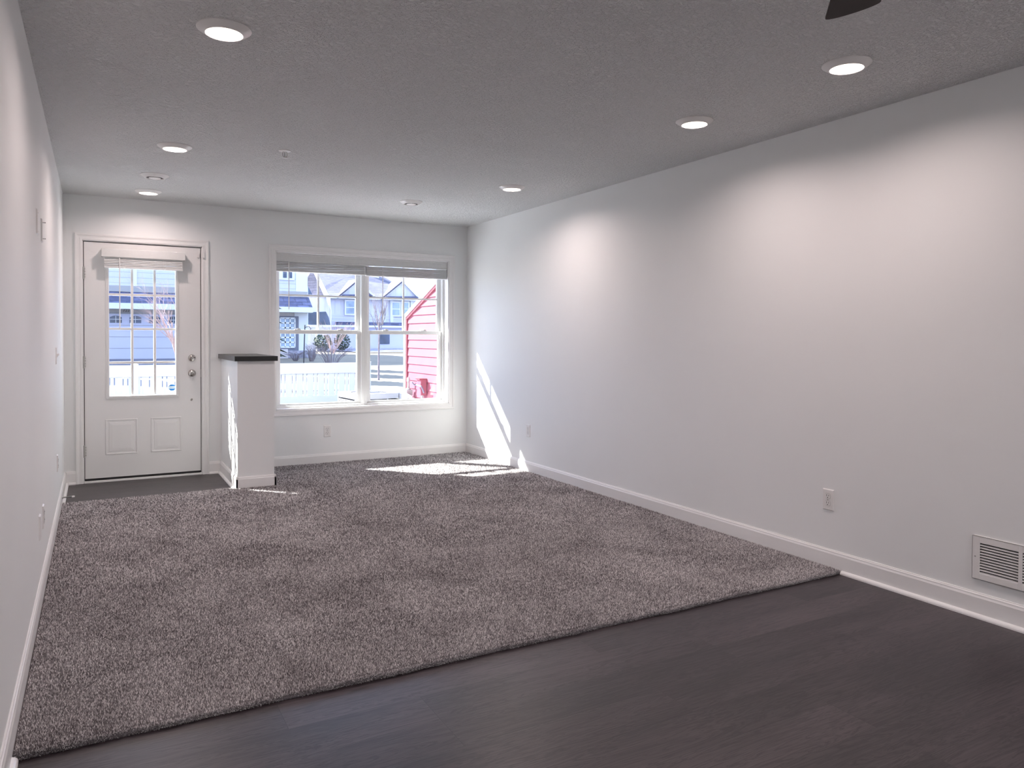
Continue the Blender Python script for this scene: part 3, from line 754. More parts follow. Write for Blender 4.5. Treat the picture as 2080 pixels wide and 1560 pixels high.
# round ceiling diffusers
def make_diffuser(lab):
    t = thing('round_air_vent', lab, 'ceiling vent', (0,0,H), group='round ceiling air vents')
    MB().lathe([(0.098, 0), (0.098, -0.003), (0.090, -0.008), (0.068, -0.024), (0.062, -0.024), (0.060, -0.016)], 48).build('outer_ring', M['plastic'], t, smooth=True)
    MB().lathe([(0.0605, -0.016), (0.0605, -0.004), (0.0001, -0.003)], 48).build('throat', M['dark'], t)
    MB().lathe([(0.0001, -0.029), (0.026, -0.029), (0.038, -0.026), (0.042, -0.023), (0.037, -0.021), (0.0001, -0.018)], 48).build('centre_disc', M['plastic'], t, smooth=True)
    MB().lathe([(0.0001, -0.005), (0.006, -0.005), (0.006, -0.020), (0.0001, -0.020)], 12).build('stem', M['plastic'], t)
    return t
o = make_diffuser('round white ceiling vent between two recessed lights near the door'); o.location = (0.620, -1.170, H)
o = copy_tree(o); o.location = (2.650, -1.120, H); o['label'] = 'round white ceiling vent above the window'

# fire sprinkler
t = thing('fire_sprinkler', 'small white and chrome fire sprinkler head in the ceiling', 'sprinkler', (1.292, -2.395, H))
MB().lathe([(0.037, 0), (0.037, -0.003), (0.030, -0.006), (0.022, -0.0065), (0.0001, -0.006)], 32).build('escutcheon', M['plastic'], t, smooth=True)
b = MB().tube([(0.009,0,-0.006),(0.014,0,-0.018),(0.013,0,-0.032),(0.004,0,-0.043)], 0.0022, 8).tube([(-0.009,0,-0.006),(-0.014,0,-0.018),(-0.013,0,-0.032),(-0.004,0,-0.043)], 0.0022, 8)
b.tube([(0,0,-0.006),(0,0,-0.044)], 0.0028, 8)
b.build('frame', M['brass'], t, smooth=True)
MB().lathe([(0.0001, -0.044), (0.013, -0.045), (0.0135, -0.047), (0.0001, -0.0475)], 20).build('deflector', M['plastic'], t, smooth=True)

# ceiling fan: one blade tip reaches into the frame
HX, HY, HZ = 1.604, -6.350, 2.17
t = thing('ceiling_fan', 'dark brown ceiling fan, only one blade tip shows at the top edge', 'ceiling fan', (HX, HY, H))
dz = HZ-H
MB().lathe([(0.0001, 0), (0.065, 0), (0.062, -0.03), (0.02, -0.05), (0.0125, -0.06), (0.0125, dz+0.09)], 32).build('downrod', M['fan'], t, smooth=True)
MB().lathe([(0.0001, dz+0.10), (0.06, dz+0.095), (0.10, dz+0.06), (0.105, dz+0.0), (0.08, dz-0.05), (0.0001, dz-0.06)], 32).build('motor_housing', M['fan'], t, smooth=True)
BLADE_A = math.atan2(0.47, 0.50)
for k in range(5):
    a = BLADE_A+k*2*PI/5
    out = []
    N = 12
    L0, L1 = 0.14, 0.665
    out += [(L0, -0.045), (0.30, -0.062), (0.55, -0.070), (L1-0.022, -0.072)]
    for i in range(N+1):
        th = -PI/2+PI*i/N
        out.append((L1-0.022+0.022*math.cos(th), 0.072*math.sin(th)))
    out += [(0.55, 0.070), (0.30, 0.062), (L0, 0.045)]
    pitch = math.radians(-12)
    top = [Vector((x, y*math.cos(pitch), y*math.sin(pitch))) for x, y in out]
    rot = Matrix.Rotation(a, 3, 'Z')
    vs = [rot@p for p in top]
    vs = [(p.x, p.y, p.z+dz) for p in vs]
    mb = MB().prism(vs, (0, 0, 0.006)); mb.build('blade', M['fan'], t)
    br = [rot@Vector((x, y, 0)) for x, y in ((0.08,-0.02),(0.20,-0.03),(0.20,0.03),(0.08,0.02))]
    MB().prism([(p.x, p.y, p.z+dz-0.006) for p in br], (0, 0, 0.005)).build('blade_bracket', M['brass'], t)

# ------------------------------------------------------------ OUTSIDE
FENCE_Y = 6.1
# ground: falls away from the house, rises to the far houses
def gz(y): return -0.25 if y < 8 else (-0.25+(y-8)*0.46/21 if y < 29 else 0.21+(min(y, 70)-29)*0.006)
ys = [T, 3, 6, 8, 12, 16, 20, 24, 29, 38, 50, 70, 120]
b = MB(); vs = []; 
for y in ys:
    for x in (-60, -10, 0, 10, 20, 40, 110): vs.append((x, y, gz(y)))
fs = [(j*7+i, j*7+i+1, (j+1)*7+i+1, (j+1)*7+i) for j in range(len(ys)-1) for i in range(6)]
struct(b.add(vs, fs).build('ground', M['lawn']), 'winter lawn outside')

b = MB().box(-3.0, 4.0, T, 3.9, -0.40, -0.235)  # slab added out of view to bounce sunlight indoors
struct(b.build('patio', M['patio']), 'unseen pale patio added to bounce sun into the room')
# porch roof over the door and window
t = thing('porch_roof', 'flat porch roof outside above the door and window', 'roof', (1.8, 0.73, 2.60))
MB().box(-2.6, 2.7, -0.525, 0.535, 0.0, 0.14).build('soffit', M['ext_white'], t)
MB().box(-2.6, 2.7, 0.535, 0.555, 0.0, 0.20).build('fascia', M['ext_white'], t)

# white vinyl fence
FY = 6.1
A_ = at(741, 738, FY); xe = A_.x
ztop = at(650, 737.5, FY).z
t = thing('picket_fence', 'white vinyl fence with narrow slots outside the door and window', 'fence', (1.5, FY, -0.25))
zs0, zs1 = 0.20+0.25, at(650, 758.5, FY).z+0.25     # slot bottom / top above the ground
fx0, fx1 = -2.6-1.5, xe-1.5
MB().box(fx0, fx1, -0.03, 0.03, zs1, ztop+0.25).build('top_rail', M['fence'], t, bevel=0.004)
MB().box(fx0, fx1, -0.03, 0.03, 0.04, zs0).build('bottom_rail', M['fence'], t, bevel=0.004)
x = fx1-0.005; wide = True
while x > fx0+0.2:
    w_ = 0.106 if wide else 0.049
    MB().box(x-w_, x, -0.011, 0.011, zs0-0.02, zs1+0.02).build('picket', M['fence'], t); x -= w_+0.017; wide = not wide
for px_ in (fx1+0.05, fx1-1.9, fx1-3.8, fx1-5.7):
    MB().box(px_-0.05, px_+0.05, -0.05, 0.05, 0, ztop+0.25+0.012).add([(px_-0.06,-0.06,ztop+0.262),(px_+0.06,-0.06,ztop+0.262),(px_+0.06,0.06,ztop+0.262),(px_-0.06,0.06,ztop+0.262),(px_,0,ztop+0.285)],
        [(0,1,4),(1,2,4),(2,3,4),(3,0,4),(3,2,1,0)]).build('post', M['fence'], t)

# air conditioner condenser
ACX, ACY = 4.05, 4.25
t = thing('air_conditioner', 'grey square outdoor air conditioning unit in front of the fence', 'air conditioner', (ACX, ACY, -0.25), math.radians(4))
hh_, s_ = at(740, 800, ACY-0.38).z+0.25, 0.385
b = MB()
b.box(-s_, s_, -s_, s_, 0.0, 0.05)
for sx in (-1, 1):
    for sy in (-1, 1): b.box(sx*s_, sx*(s_-0.035), sy*s_, sy*(s_-0.035), 0, hh_-0.02)
b.build('cabinet', M['ac'], t, bevel=0.004)
b = MB()
for k in range(22):
    z = 0.06+k*(hh_-0.16)/22
    b.box(-s_+0.02, s_-0.02, -s_+0.002, -s_+0.012, z, z+0.014).box(-s_+0.02, s_-0.02, s_-0.012, s_-0.002, z, z+0.014)
    b.box(-s_+0.002, -s_+0.012, -s_+0.02, s_-0.02, z, z+0.014).box(s_-0.012, s_-0.002, -s_+0.02, s_-0.02, z, z+0.014)
for q in (-0.15, 0.15): b.box(q-0.008, q+0.008, -s_, -s_+0.01, 0.05, hh_-0.08)
b.build('louvres', M['ac'], t)
MB().box(-s_+0.03, s_-0.03, -s_+0.03, s_-0.03, 0.05, hh_-0.10).build('coil', M['dark'], t)
b = MB(); N = 40; Rg = 0.30; vs = []
for k in range(N):
    a = 2*PI*(k+0.5)/N; vs.append((Rg*math.cos(a), Rg*math.sin(a), hh_))
for k in range(N):
    a = 2*PI*(k+0.5)/N; c, s = math.cos(a), math.sin(a); q = s_/max(abs(c), abs(s)); vs.append((q*c, q*s, hh_-0.004))
for k in range(N):
    x_, y_, _ = vs[N+k]; vs.append((x_, y_, hh_-0.085))
for k in range(N):
    x_, y_, _ = vs[k]; vs.append((x_, y_, hh_-0.045))
fs = []
for k in range(N):
    j = (k+1) % N; fs += [(k, j, N+j, N+k), (N+k, N+j, 2*N+j, 2*N+k), (3*N+k, 3*N+j, j, k)]
b.add(vs, fs).build('top_panel', M['ac'], t)
b = MB()
for rr_ in np.linspace(0.05, 0.29, 9):
    b.tube([(rr_*math.cos(a), rr_*math.sin(a), hh_+0.006-0.10*rr_*rr_) for a in np.linspace(0, 2*PI, 33)], 0.0028, 5)
for k in range(4): b.tube([(0, 0, hh_+0.006), (0.30*math.cos(k*PI/2+.4), 0.30*math.sin(k*PI/2+.4), hh_-0.002)], 0.004, 5)
b.build('fan_guard', M['ac'], t)
MB().lathe([(0.0001, hh_-0.01), (0.07, hh_-0.012), (0.07, hh_-0.05), (0.0001, hh_-0.05)], 24).build('fan_hub', M['ac'], t)
MB().box(0.06, 0.20, -s_-0.003, -s_, hh_-0.20, hh_-0.135).build('rating_label', M['sticker_white'], t)['label'] = 'pale rating label'

# red clapboard side wall of the neighbouring unit, sloping top
WXP = 4.10
e_y0 = 2.665; sl = (1.938-1.545)/(2.704-1.673)
def ztop_w(y): return 1.545+(2.704-y)*sl
t = thing('side_wall', 'red clapboard side wall with a sloping white-capped top, outside the right window', 'wall', (WXP, 0.2, -0.25))
def P3(y, z, x=0.0): return (x, y-0.2, z+0.25)
mb = MB()
e_ = 0.113
z = -0.25
while z < 2.6:
    # one lapped board per course, cut under the slope
    zt_ = z+e_
    ya = T+0.01
    def yl(zz): return min(e_y0, 2.704-(zz-1.545)/sl)
    y_b, y_t = yl(z), yl(zt_)
    if y_b > ya+0.02:
        if y_t <= ya: y_t = ya+0.001
        vs = [P3(ya, z, -0.016), P3(y_b, z, -0.016), P3(y_t, zt_, -0.002), P3(ya, zt_, -0.002), P3(ya, z, 0.03), P3(y_b, z, 0.03), P3(y_t, zt_, 0.03), P3(ya, zt_, 0.03)]
        mb.add(vs, [(0,1,2,3),(4,7,6,5),(0,4,5,1),(1,5,6,2),(2,6,7,3),(3,7,4,0)])
    z = zt_
mb.build('siding', M['red'], t)
# solid core behind the boards
ys_ = [T+0.01, e_y0]
mb = MB().prism([P3(T+0.01, -0.25, 0.03), P3(e_y0, -0.25, 0.03), P3(e_y0, ztop_w(e_y0)-0.02, 0.03), P3(T+0.01, ztop_w(T)-0.02, 0.03)], (0.28, 0, 0)); mb.build('wall_core', M['red'], t)
# red rake and corner boards standing proud, white caps on their outer edges
rk = 0.055
mb = MB().prism([P3(T+0.01, ztop_w(T)-rk, -0.030), P3(e_y0+0.04, ztop_w(e_y0+0.04)-rk, -0.030), P3(e_y0+0.04, ztop_w(e_y0+0.04)-0.01, -0.030), P3(T+0.01, ztop_w(T)-0.01, -0.030)], (0.36, 0, 0))
mb.prism([P3(e_y0, -0.25, -0.028), P3(e_y0+0.04, -0.25, -0.028), P3(e_y0+0.04, 1.50, -0.028), P3(e_y0, 1.50, -0.028)], (0.35, 0, 0))
mb.build('rake_board', M['redtrim'], t)
mb = MB().prism([P3(T+0.01, ztop_w(T)-0.012, -0.045), P3(e_y0+0.085, ztop_w(e_y0+0.085)-0.012, -0.045), P3(e_y0+0.085, ztop_w(e_y0+0.085)+0.035, -0.045), P3(T+0.01, ztop_w(T)+0.035, -0.045)], (0.40, 0, 0))
mb.prism([P3(e_y0+0.038, -0.25, -0.045), P3(e_y0+0.085, -0.25, -0.045), P3(e_y0+0.085, ztop_w(e_y0+0.085), -0.045), P3(e_y0+0.038, ztop_w(e_y0+0.085), -0.045)], (0.40, 0, 0))
mb.build('white_cap', M['ext_white'], t)['label'] = 'white cap trim'

# electrical disconnect box, its cable, and the pipe post with a coiled hose
c0 = atx(863, 787, WXP-0.02)
t = thing('disconnect_box', 'pale electrical disconnect box on the red outside wall', 'electrical box', (WXP-0.016, c0.y, c0.z-0.10))
MB().box(-0.085, 0, -0.055, 0.085, 0.0, 0.215).build('box_body', M['red'], t, bevel=0.003)
MB().box(-0.105, 0.0, -0.060, 0.090, 0.205, 0.222).build('rain_cap', M['redtrim'], t)
MB().tube([(-0.04, 0.0, 0.0), (-0.04, 0.0, -0.55)], 0.016, 10).build('conduit', M['ac'], t, smooth=True)
p0 = atx(836, 776, WXP-0.20); p1 = atx(845, 782, WXP-0.14); p2 = atx(856, 785, WXP-0.12); p3 = atx(861, 798, WXP-0.08)
tag(MB().tube([p0, p0.lerp(p1, .5)+Vector((0,0,-.012)), p1, p2, p2.lerp(p3, .5)+Vector((0,-.01,0.0)), p3], 0.011, 10).build('power_cable', M['entry'], smooth=True), 'dark looping cable running to the box on the red wall', 'cable')
q = at(829.5, 800, 2.45)
t = thing('hose_post', 'grey pipe post with finial and coiled hose beside the red wall corner', 'hose post', (q.x, q.y, -0.25))
zt = at(829.5, 765, 2.45).z+0.25
MB().lathe([(0.0001, 0), (0.026, 0), (0.026, zt-0.19), (0.034, zt-0.18), (0.034, zt-0.165), (0.018, zt-0.155), (0.016, zt-0.07), (0.024, zt-0.062), (0.022, zt-0.05), (0.020, zt-0.02), (0.0001, zt)], 20).build('pole', M['ac'], t, smooth=True)
MB().box(-0.045, 0.045, -0.05, 0.02, zt-0.26, zt-0.18).build('bracket', M['ac'], t, bevel=0.005)
b = MB()
for k in range(4):
    pts = [(-0.055+0.012*k+0.055*math.cos(a), -0.06-0.013*k, zt-0.38+(0.15-0.008*k)*math.sin(a)) for a in np.linspace(0, 2*PI, 25)]
    b.tube(pts, 0.009, 8)
b.build('hose_coil', M['ext_white'], t, smooth=True)

# ---- the house across the court (garage side and entry)
Y1 = 29.0
def quadp(mb, px0, py0, px1, py1, Y, d=0.1, front=0.0):
    """upright rectangle given by its photo corners, at y = Y-front, with thickness d going back"""
    a = at(px0, py0, Y); c = at(px1, py1, Y)
    return mb.box(a.x, c.x, Y-front, Y-front+d, a.z, c.z)
zg = gz(29)
t = thing('townhouse', 'pale blue-grey townhouse with garage doors and the number 722', 'building', (at(400, 700, Y1).x, Y1, zg))
O = t.location.copy()
def part(name, mt, mb, parent=None, **k):
    L = O
    mb.v = [(x-L[0], y-L[1], z-L[2]) for x, y, z in mb.v]
    return mb.build(name, mt, parent or t, **k)
xr = at(624.5, 600, Y1).x; xl = -6.0
zsd = at(560, 618, Y1).z
part('upper_wall', M['siding_grey'], MB().box(xl, xr-0.55, Y1, Y1+9, zg+3.0, 6.0))
part('corner_board', M['ext_white'], MB().box(xr-0.55, xr, Y1-0.02, Y1+9, zg+3.0, 6.0))
z_fa1 = at(300, 625, Y1-0.5).z; z_fa0 = at(300, 630, Y1-0.5).z
part('main_roof', M['shingle'], MB().prism([(xl, Y1-0.5, 5.95), (xr+0.5, Y1-0.5, 5.95), (xr+0.5, Y1+4.5, 8.0), (xl, Y1+4.5, 8.0)], (0, 0, 0.15)))
zr1 = at(600, 603, Y1).z; zr0 = at(600, 625, Y1-0.7).z
xr2 = at(635, 625, Y1-0.7).x; xr1 = at(627, 604, Y1).x
part('pent_roof', M['shingle'], MB().add([(xl, Y1, zr1), (xr1, Y1, zr1), (xr2, Y1-0.75, zr0), (xl, Y1-0.75, zr0), (xl, Y1, zr0), (xr1, Y1, zr0)], [(0,1,2,3), (1,5,2), (0,3,4), (3,2,5,4)]))
zf = at(600, 633, Y1-0.75).z
part('fascia_board', M['ext_white'], MB().box(xl, xr2, Y1-0.80, Y1-0.72, zf, zr0+0.03).box(xl, xr2, Y1-0.80, Y1, zf-0.03, zf))
zwin = at(560, 598, Y1).z
part('band_board', M['taupe'], MB().box(xl, xr, Y1-0.04, Y1, zr1, zr1+0.26))
# lower storey
xgd = at(420, 700, Y1).x
zl1 = zf
part('lower_wall', M['stucco'], MB().box(xl, xr-0.4, Y1, Y1+9, zg, zl1+0.2))
part('corner_post', M['ext_white'], MB().box(xr-0.62, xr, Y1-0.05, Y1+9, zg, zl1+0.2))
# garage doors
gt = at(300, 638.5, Y1).z
def garage(xa, xb):
    g = part('garage_door', M['garage'], MB().box(xa, xb, Y1-0.06, Y1-0.02, zg, gt))
    n = 6; w = (xb-xa)/n
    za_, zb_ = at(300, 656.5, Y1).z, at(300, 642, Y1).z
    for k in range(n):
        cx_ = xa+w*(k+0.5); hw_ = w*0.30
        pts = [(cx_-hw_, Y1-0.075, za_), (cx_+hw_, Y1-0.075, za_), (cx_+hw_, Y1-0.075, zb_-0.07), (cx_+hw_*0.5, Y1-0.075, zb_-0.015), (cx_, Y1-0.075, zb_), (cx_-hw_*0.5, Y1-0.075, zb_-0.015), (cx_-hw_, Y1-0.075, zb_-0.07)]
        pn = MB().prism(pts, (0, 0.015, 0)); L = O; pn.v = [(a-L[0], b-L[1], c-L[2]) for a, b, c in pn.v]
        o = pn.build('garage_window', M['pane'], g)
        mm = MB().box(cx_-0.012, cx_+0.012, Y1-0.095, Y1-0.075, za_, zb_-0.01).box(cx_-hw_, cx_+hw_, Y1-0.09, Y1-0.075, (za_+zb_)/2-0.016, (za_+zb_)/2+0.008)
        mm.v = [(a-L[0], b-L[1], c-L[2]) for a, b, c in mm.v]; mm.build('window_bars', M['ext_white'], g)
    for j in range(1, 4):
        mm = MB().box(xa, xb, Y1-0.066, Y1-0.06, zg+(gt-zg)*j/4-0.012, zg+(gt-zg)*j/4+0.012)
        mm.v = [(a-L[0], b-L[1], c-L[2]) for a, b, c in mm.v]; mm.build('panel_joint', M['taupe'], g)
xA = at(221, 700, Y1).x
xG = at(215, 650, Y1).x; garage(xG, xG+4.5)
part('door_header', M['taupe'], MB().box(xA-0.3, xA+4.6, Y1-0.07, Y1, gt, gt+0.06))
n_at = at(256.3, 630.9, Y1-0.1)
L = O
text_mesh('722', 0.175, 'house_number', M['ink'], t, (n_at.x-L[0], Y1-0.10-L[1], n_at.z-L[2]), ext=0.01)
lm = at(250, 625.0, Y1-0.2)
part('porch_lamp', M['ext_white'], MB().box(lm.x-0.12, lm.x+0.12, Y1-0.3, Y1-0.1, lm.z-0.05, lm.z+0.03))
# entry door with lites
a = at(552, 641.5, Y1-0.05); c = at(606.5, 705, Y1-0.05)
part('entry_surround', M['entry'], MB().box(a.x, c.x, Y1-0.08, Y1-0.0, zg, a.z))
def lites(px0, py0, px1, py1, rows, mt):
    a = at(px0, py0, Y1-0.12); c = at(px1, py1, Y1-0.12)
    pn = part('entry_pane', mt, MB().box(a.x, c.x, Y1-0.10, Y1-0.08, c.z, a.z))
    mb = MB(); w_ = (c.x-a.x)
    for k in range(4): xx = a.x+w_*k/3; mb.box(xx-0.03, xx+0.03, Y1-0.13, Y1-0.10, c.z, a.z)
    for k in range(rows+1): zz = c.z+(a.z-c.z)*k/rows; mb.box(a.x, c.x, Y1-0.13, Y1-0.10, zz-0.035, zz+0.035)
    mb.v = [(x-L[0], y-L[1], z-L[2]) for x, y, z in mb.v]; mb.build('lite_grid', M['ext_white'], pn)
lites(569.5, 646, 599, 705, 6, M['pane_pale'])
part('step_box', M['stucco'], MB().box(at(566, 720, Y1-.4).x, at(584, 720, Y1-.4).x, Y1-0.5, Y1-0.1, zg, at(575, 709, Y1-.4).z))
for (p0_, p1_, u, dd) in ((574.5, 592.8, 552, 565),):
    a = at(p0_, u, Y1); c = at(p1_, dd, Y1)
    fr = part('upper_window', M['ext_white'], MB().box(a.x-0.18, c.x+0.12, Y1-0.05, Y1, c.z-0.1, a.z+1.4))
    mb = MB().box(a.x, (a.x+c.x)/2-0.04, Y1-0.07, Y1-0.05, c.z, a.z+1.25).box((a.x+c.x)/2+0.04, c.x, Y1-0.07, Y1-0.05, c.z, a.z+1.25)
    mb.v = [(x-L[0], y-L[1], z-L[2]) for x, y, z in mb.v]; mb.build('pane', M['pane'], fr)
part('siding_trim', M['ext_white'], MB().box(at(266.5,580,Y1).x-0.02, at(266.5,580,Y1).x+0.22, Y1-0.04, Y1, zr1+0.26, 6.0))
part('stone_base', M['stone'], MB().box(at(584,720,Y1).x, at(640,720,Y1).x, Y1-0.12, Y1-0.05, zg, at(600,712,Y1).z))

# unseen conifers added beside the drive to throw shade on the lawn
def conifer(label, x, y, h, r, seed):
    t2 = thing('shade_conifer', label, 'tree', (x, y, gz(y)), group='conifers added for shade'); rnd = random.Random(seed)
    MB().tube([(0,0,0), (0,0,h*.9)], [.16, .03], 8).build('trunk', M['bark'], t2, smooth=True)
    mb = MB(); nlay = 16
    for k in range(nlay):
        z = 0.35+(h-0.5)*k/nlay; R2 = r*(1-(k/nlay))**.85+0.08; nbr = 16
        for j in range(nbr):
            a0 = 2*PI*j/nbr+rnd.uniform(-.2, .2); rr2 = R2*rnd.uniform(.8, 1.1); w2 = PI*R2/nbr*1.5
            d = Vector((math.cos(a0), math.sin(a0), 0)); q2 = Vector((-d.y, d.x, 0)); tip = d*rr2+Vector((0, 0, z-0.18*rr2)); mid = d*rr2*.55+Vector((0, 0, z+0.05))
            mb.add([Vector((0,0,z+0.30)), mid-q2*w2, tip, mid+q2*w2, mid-Vector((0,0,.12))], [(0,1,2,3), (0,3,4), (0,4,1), (1,4,2), (4,3,2)])
    mb.build('needles', M['evergreen'], t2)
conifer('unseen tall conifer added to shade the lawn, farthest of the three', 5.2, 23.4, 8.6, 1.35, 1)
conifer('unseen tall conifer added to shade the lawn, middle of the three', 4.9, 20.5, 8.8, 1.35, 2)
conifer('unseen tall conifer added left of the drive for shade, the nearer of two', -1.75, 19.0, 8.8, 1.35, 4)
conifer('unseen tall conifer added left of the drive for shade, the farther of two', -1.8, 22.2, 8.6, 1.35, 5)
conifer('unseen tall conifer added to shade the lawn, nearest of the three', 4.3, 17.4, 8.6, 1.3, 3)
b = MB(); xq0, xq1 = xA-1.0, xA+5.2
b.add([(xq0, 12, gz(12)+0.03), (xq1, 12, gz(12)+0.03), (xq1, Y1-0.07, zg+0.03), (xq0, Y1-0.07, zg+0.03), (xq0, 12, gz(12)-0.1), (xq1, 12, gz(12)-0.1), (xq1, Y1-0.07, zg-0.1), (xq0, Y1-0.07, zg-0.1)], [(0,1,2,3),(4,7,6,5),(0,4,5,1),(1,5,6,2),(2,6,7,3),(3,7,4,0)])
struct(b.build('driveway', M['concrete']), 'driveway with shade put into its dark colour')

# ---- far gabled row
Y2 = 46.0
zg2 = gz(46)
t = thing('gabled_rowhouse', 'far pale blue rowhouse with two gables and a big grey shingle roof', 'building', (at(740, 700, Y2).x, Y2, zg2))
O = t.location.copy(); L = O
def PZ(pts, Y, d, name, mt, parent=None):
    return part(name, mt, MB().prism([at(px, py, Y) for px, py in pts], (0, d, 0)), parent)
def local(mb, name, mt, parent):
    mb.v = [(x-L[0], y-L[1], z-L[2]) for x, y, z in mb.v]; return mb.build(name, mt, parent)
def roofq(p, mt=None, name='roof_slope'):
    """sloping roof sheet: (px, py, Y) corners"""
    pts = [at(a, b_, y_) for a, b_, y_ in p]
    return part(name, mt or M['shingle_pale'], MB().prism(pts, (0, 0.05, -0.15)))
zb2 = lambda px: zg2
def facade(px0, px1, ptop, Y, name, mt, d=8.0):
    a = at(px0, ptop, Y); c = at(px1, ptop, Y)
    return part(name, mt, MB().box(a.x, c.x, Y, Y+d, zg2, a.z))
# main wall
facade(610, 900, 636, Y2, 'lower_wall', M['siding_far'])
facade(610, 900, 602, Y2+0.05, 'upper_wall', M['batten'])
part('eave_board', M['ext_white'], MB().box(at(610,603,Y2-.3).x, at(850,603,Y2-.3).x, Y2-0.45, Y2-0.2, at(700,607,Y2-.3).z, at(700,602.5,Y2-.3).z))
# big roof rising behind the eave
roofq([(600, 603, Y2-0.4), (860, 603, Y2-0.4), (800, 574, Y2+5.5), (752, 545, Y2+8), (590, 528, Y2+9)])
# left cross gable: nearer, with a long bright rake
Y3 = Y2-4.0
roofq([(600, 480, Y3+4), (640, 540, Y3-0.3), (662, 601, Y3-0.3), (600, 601, Y3+3)], M['shingle_pale'])
PZ([(638, 550), (643, 550), (669, 601), (661, 601)], Y3-0.5, 0.3, 'rake_board', M['ext_white'])
PZ([(664, 602), (671, 602), (672.5, 628), (671, 628)], Y3-0.5, 0.3, 'rake_board', M['ext_white'])
PZ([(626, 582), (634.5, 598), (626, 598)], Y3-0.6, 0.1, 'dark_gable_vent', M['pane'])  # dark triangular piece on the left gable
facade(610, 671, 604, Y3, 'bay_wall', M['batten'], 4)
part('corner_board', M['ext_white'], MB().box(at(670.5,630,Y3).x, at(672.5,630,Y3).x, Y3-0.1, Y3+0.1, zg2, at(671,628,Y3).z))
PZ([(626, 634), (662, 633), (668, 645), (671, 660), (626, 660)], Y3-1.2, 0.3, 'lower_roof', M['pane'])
part('bay_trim', M['ext_white'], MB().box(at(626,661,Y3-1.2).x, at(672,661,Y3-1.2).x, Y3-1.25, Y3-1.0, at(650,664,Y3-1.2).z, at(650,660,Y3-1.2).z))
part('porch_post', M['ext_white'], MB().box(at(643,700,Y3-1.2).x, at(648,700,Y3-1.2).x, Y3-1.25, Y3-1.0, zg2, at(645,634,Y3-1.2).z))
# gables over the main wall
def gable(pl, pr, pa, py_base, py_apex, Y, sh=True):
    PZ([(pl, py_base), (pr, py_base), (pa, py_apex)], Y-0.3, 0.5, 'gable_wall', M['batten'])
    e = 3.2
    PZ([(pl-3, py_base+1), (pl+3, py_base+1), (pa, py_apex+2.5), (pa, py_apex-1.5)], Y-0.5, 0.25, 'gable_rake', M['ext_white'])
    PZ([(pr+3, py_base+1), (pr-3, py_base+1), (pa, py_apex+2.5), (pa, py_apex-1.5)], Y-0.5, 0.25, 'gable_rake', M['ext_white'])
    roofq([(pl-4, py_base+1, Y-0.6), (pa, py_apex-2, Y-0.6), (pa-26, py_apex+2, Y+5.5)], M['shingle_pale'])
    PZ([(pl+6, py_base-3), (pr-6, py_base-3), (pr-2, py_base), (pl+2, py_base)], Y-0.75, 0.3, 'gable_pent', M['shingle'])
gable(690, 760, 728, 601, 569, Y2)
gable(778, 853, 819, 605, 571, Y2)
# pent roof band and lower trim
part('pent_band', M['shingle'], MB().box(at(686,655,Y2-.6).x, at(832,655,Y2-.6).x, Y2-0.9, Y2, at(700,660.5,Y2-.6).z, at(700,654,Y2-.6).z))
part('band_trim', M['ext_white'], MB().box(at(650,662,Y2-.6).x, at(850,662,Y2-.6).x, Y2-0.95, Y2-0.5, at(700,664.5,Y2-.6).z, at(700,660.5,Y2-.6).z))
part('ground_storey', M['garage'], MB().box(at(664,680,Y2-.3).x, at(850,680,Y2-.3).x, Y2-0.5, Y2, zg2, at(700,664,Y2-.5).z))
def win2(px0, px1, py0, py1, Y=Y2):
    a = at(px0, py0, Y-0.1); c = at(px1, py1, Y-0.1)
    f = part('window', M['ext_white'], MB().box(a.x-0.12, c.x+0.12, Y-0.12, Y+0.1, c.z-0.12, a.z+0.12))
    local(MB().box(a.x, c.x, Y-0.15, Y-0.12, (a.z+c.z)/2+0.04, a.z), 'upper_pane', M['pane_pale'], f)
    local(MB().box(a.x, c.x, Y-0.15, Y-0.12, c.z, (a.z+c.z)/2-0.04), 'lower_pane', M['pane_pale'], f)
win2(703.5, 719, 612, 637); win2(797.5, 811, 615, 640); win2(816.5, 829, 615, 640)
for px_ in (779, 795, 836):
    part('corner_board', M['ext_white'], MB().box(at(px_,630,Y2).x-0.12, at(px_,630,Y2).x+0.12, Y2-0.1, Y2+0.05, at(px_,655,Y2).z, at(px_,606,Y2).z))
for px_ in (679, 686, 694):
    pass
part('dark_recess', M['pane'], MB().box(at(770,690,Y2-.6).x, at(792,690,Y2-.6).x, Y2-0.55, Y2-0.5, zg2+0.4, at(780,676,Y2-.6).z))
tag(MB().box(at(758,553,Y2+6).x, at(758,553,Y2+6).x+0.5, Y2+6.0, Y2+6.5, at(758,566,Y2+6).z-0.8, at(758,548,Y2+6).z).build('roof_vent', M['ext_white']), 'small white vent box on the far grey roof', 'roof vent')

# planting bed in front of the far row
struct(MB().add([(at(664,705,44).x, 36, gz(36)+0.04), (at(850,705,44).x+10, 38, gz(38)+0.04), (at(850,705,44).x+10, 45.4, zg2+0.05), (at(664,705,44).x, 45.4, zg2+0.05)], [(0,1,2,3)]).build('planting_bed', M['stone']), 'dark planting bed')

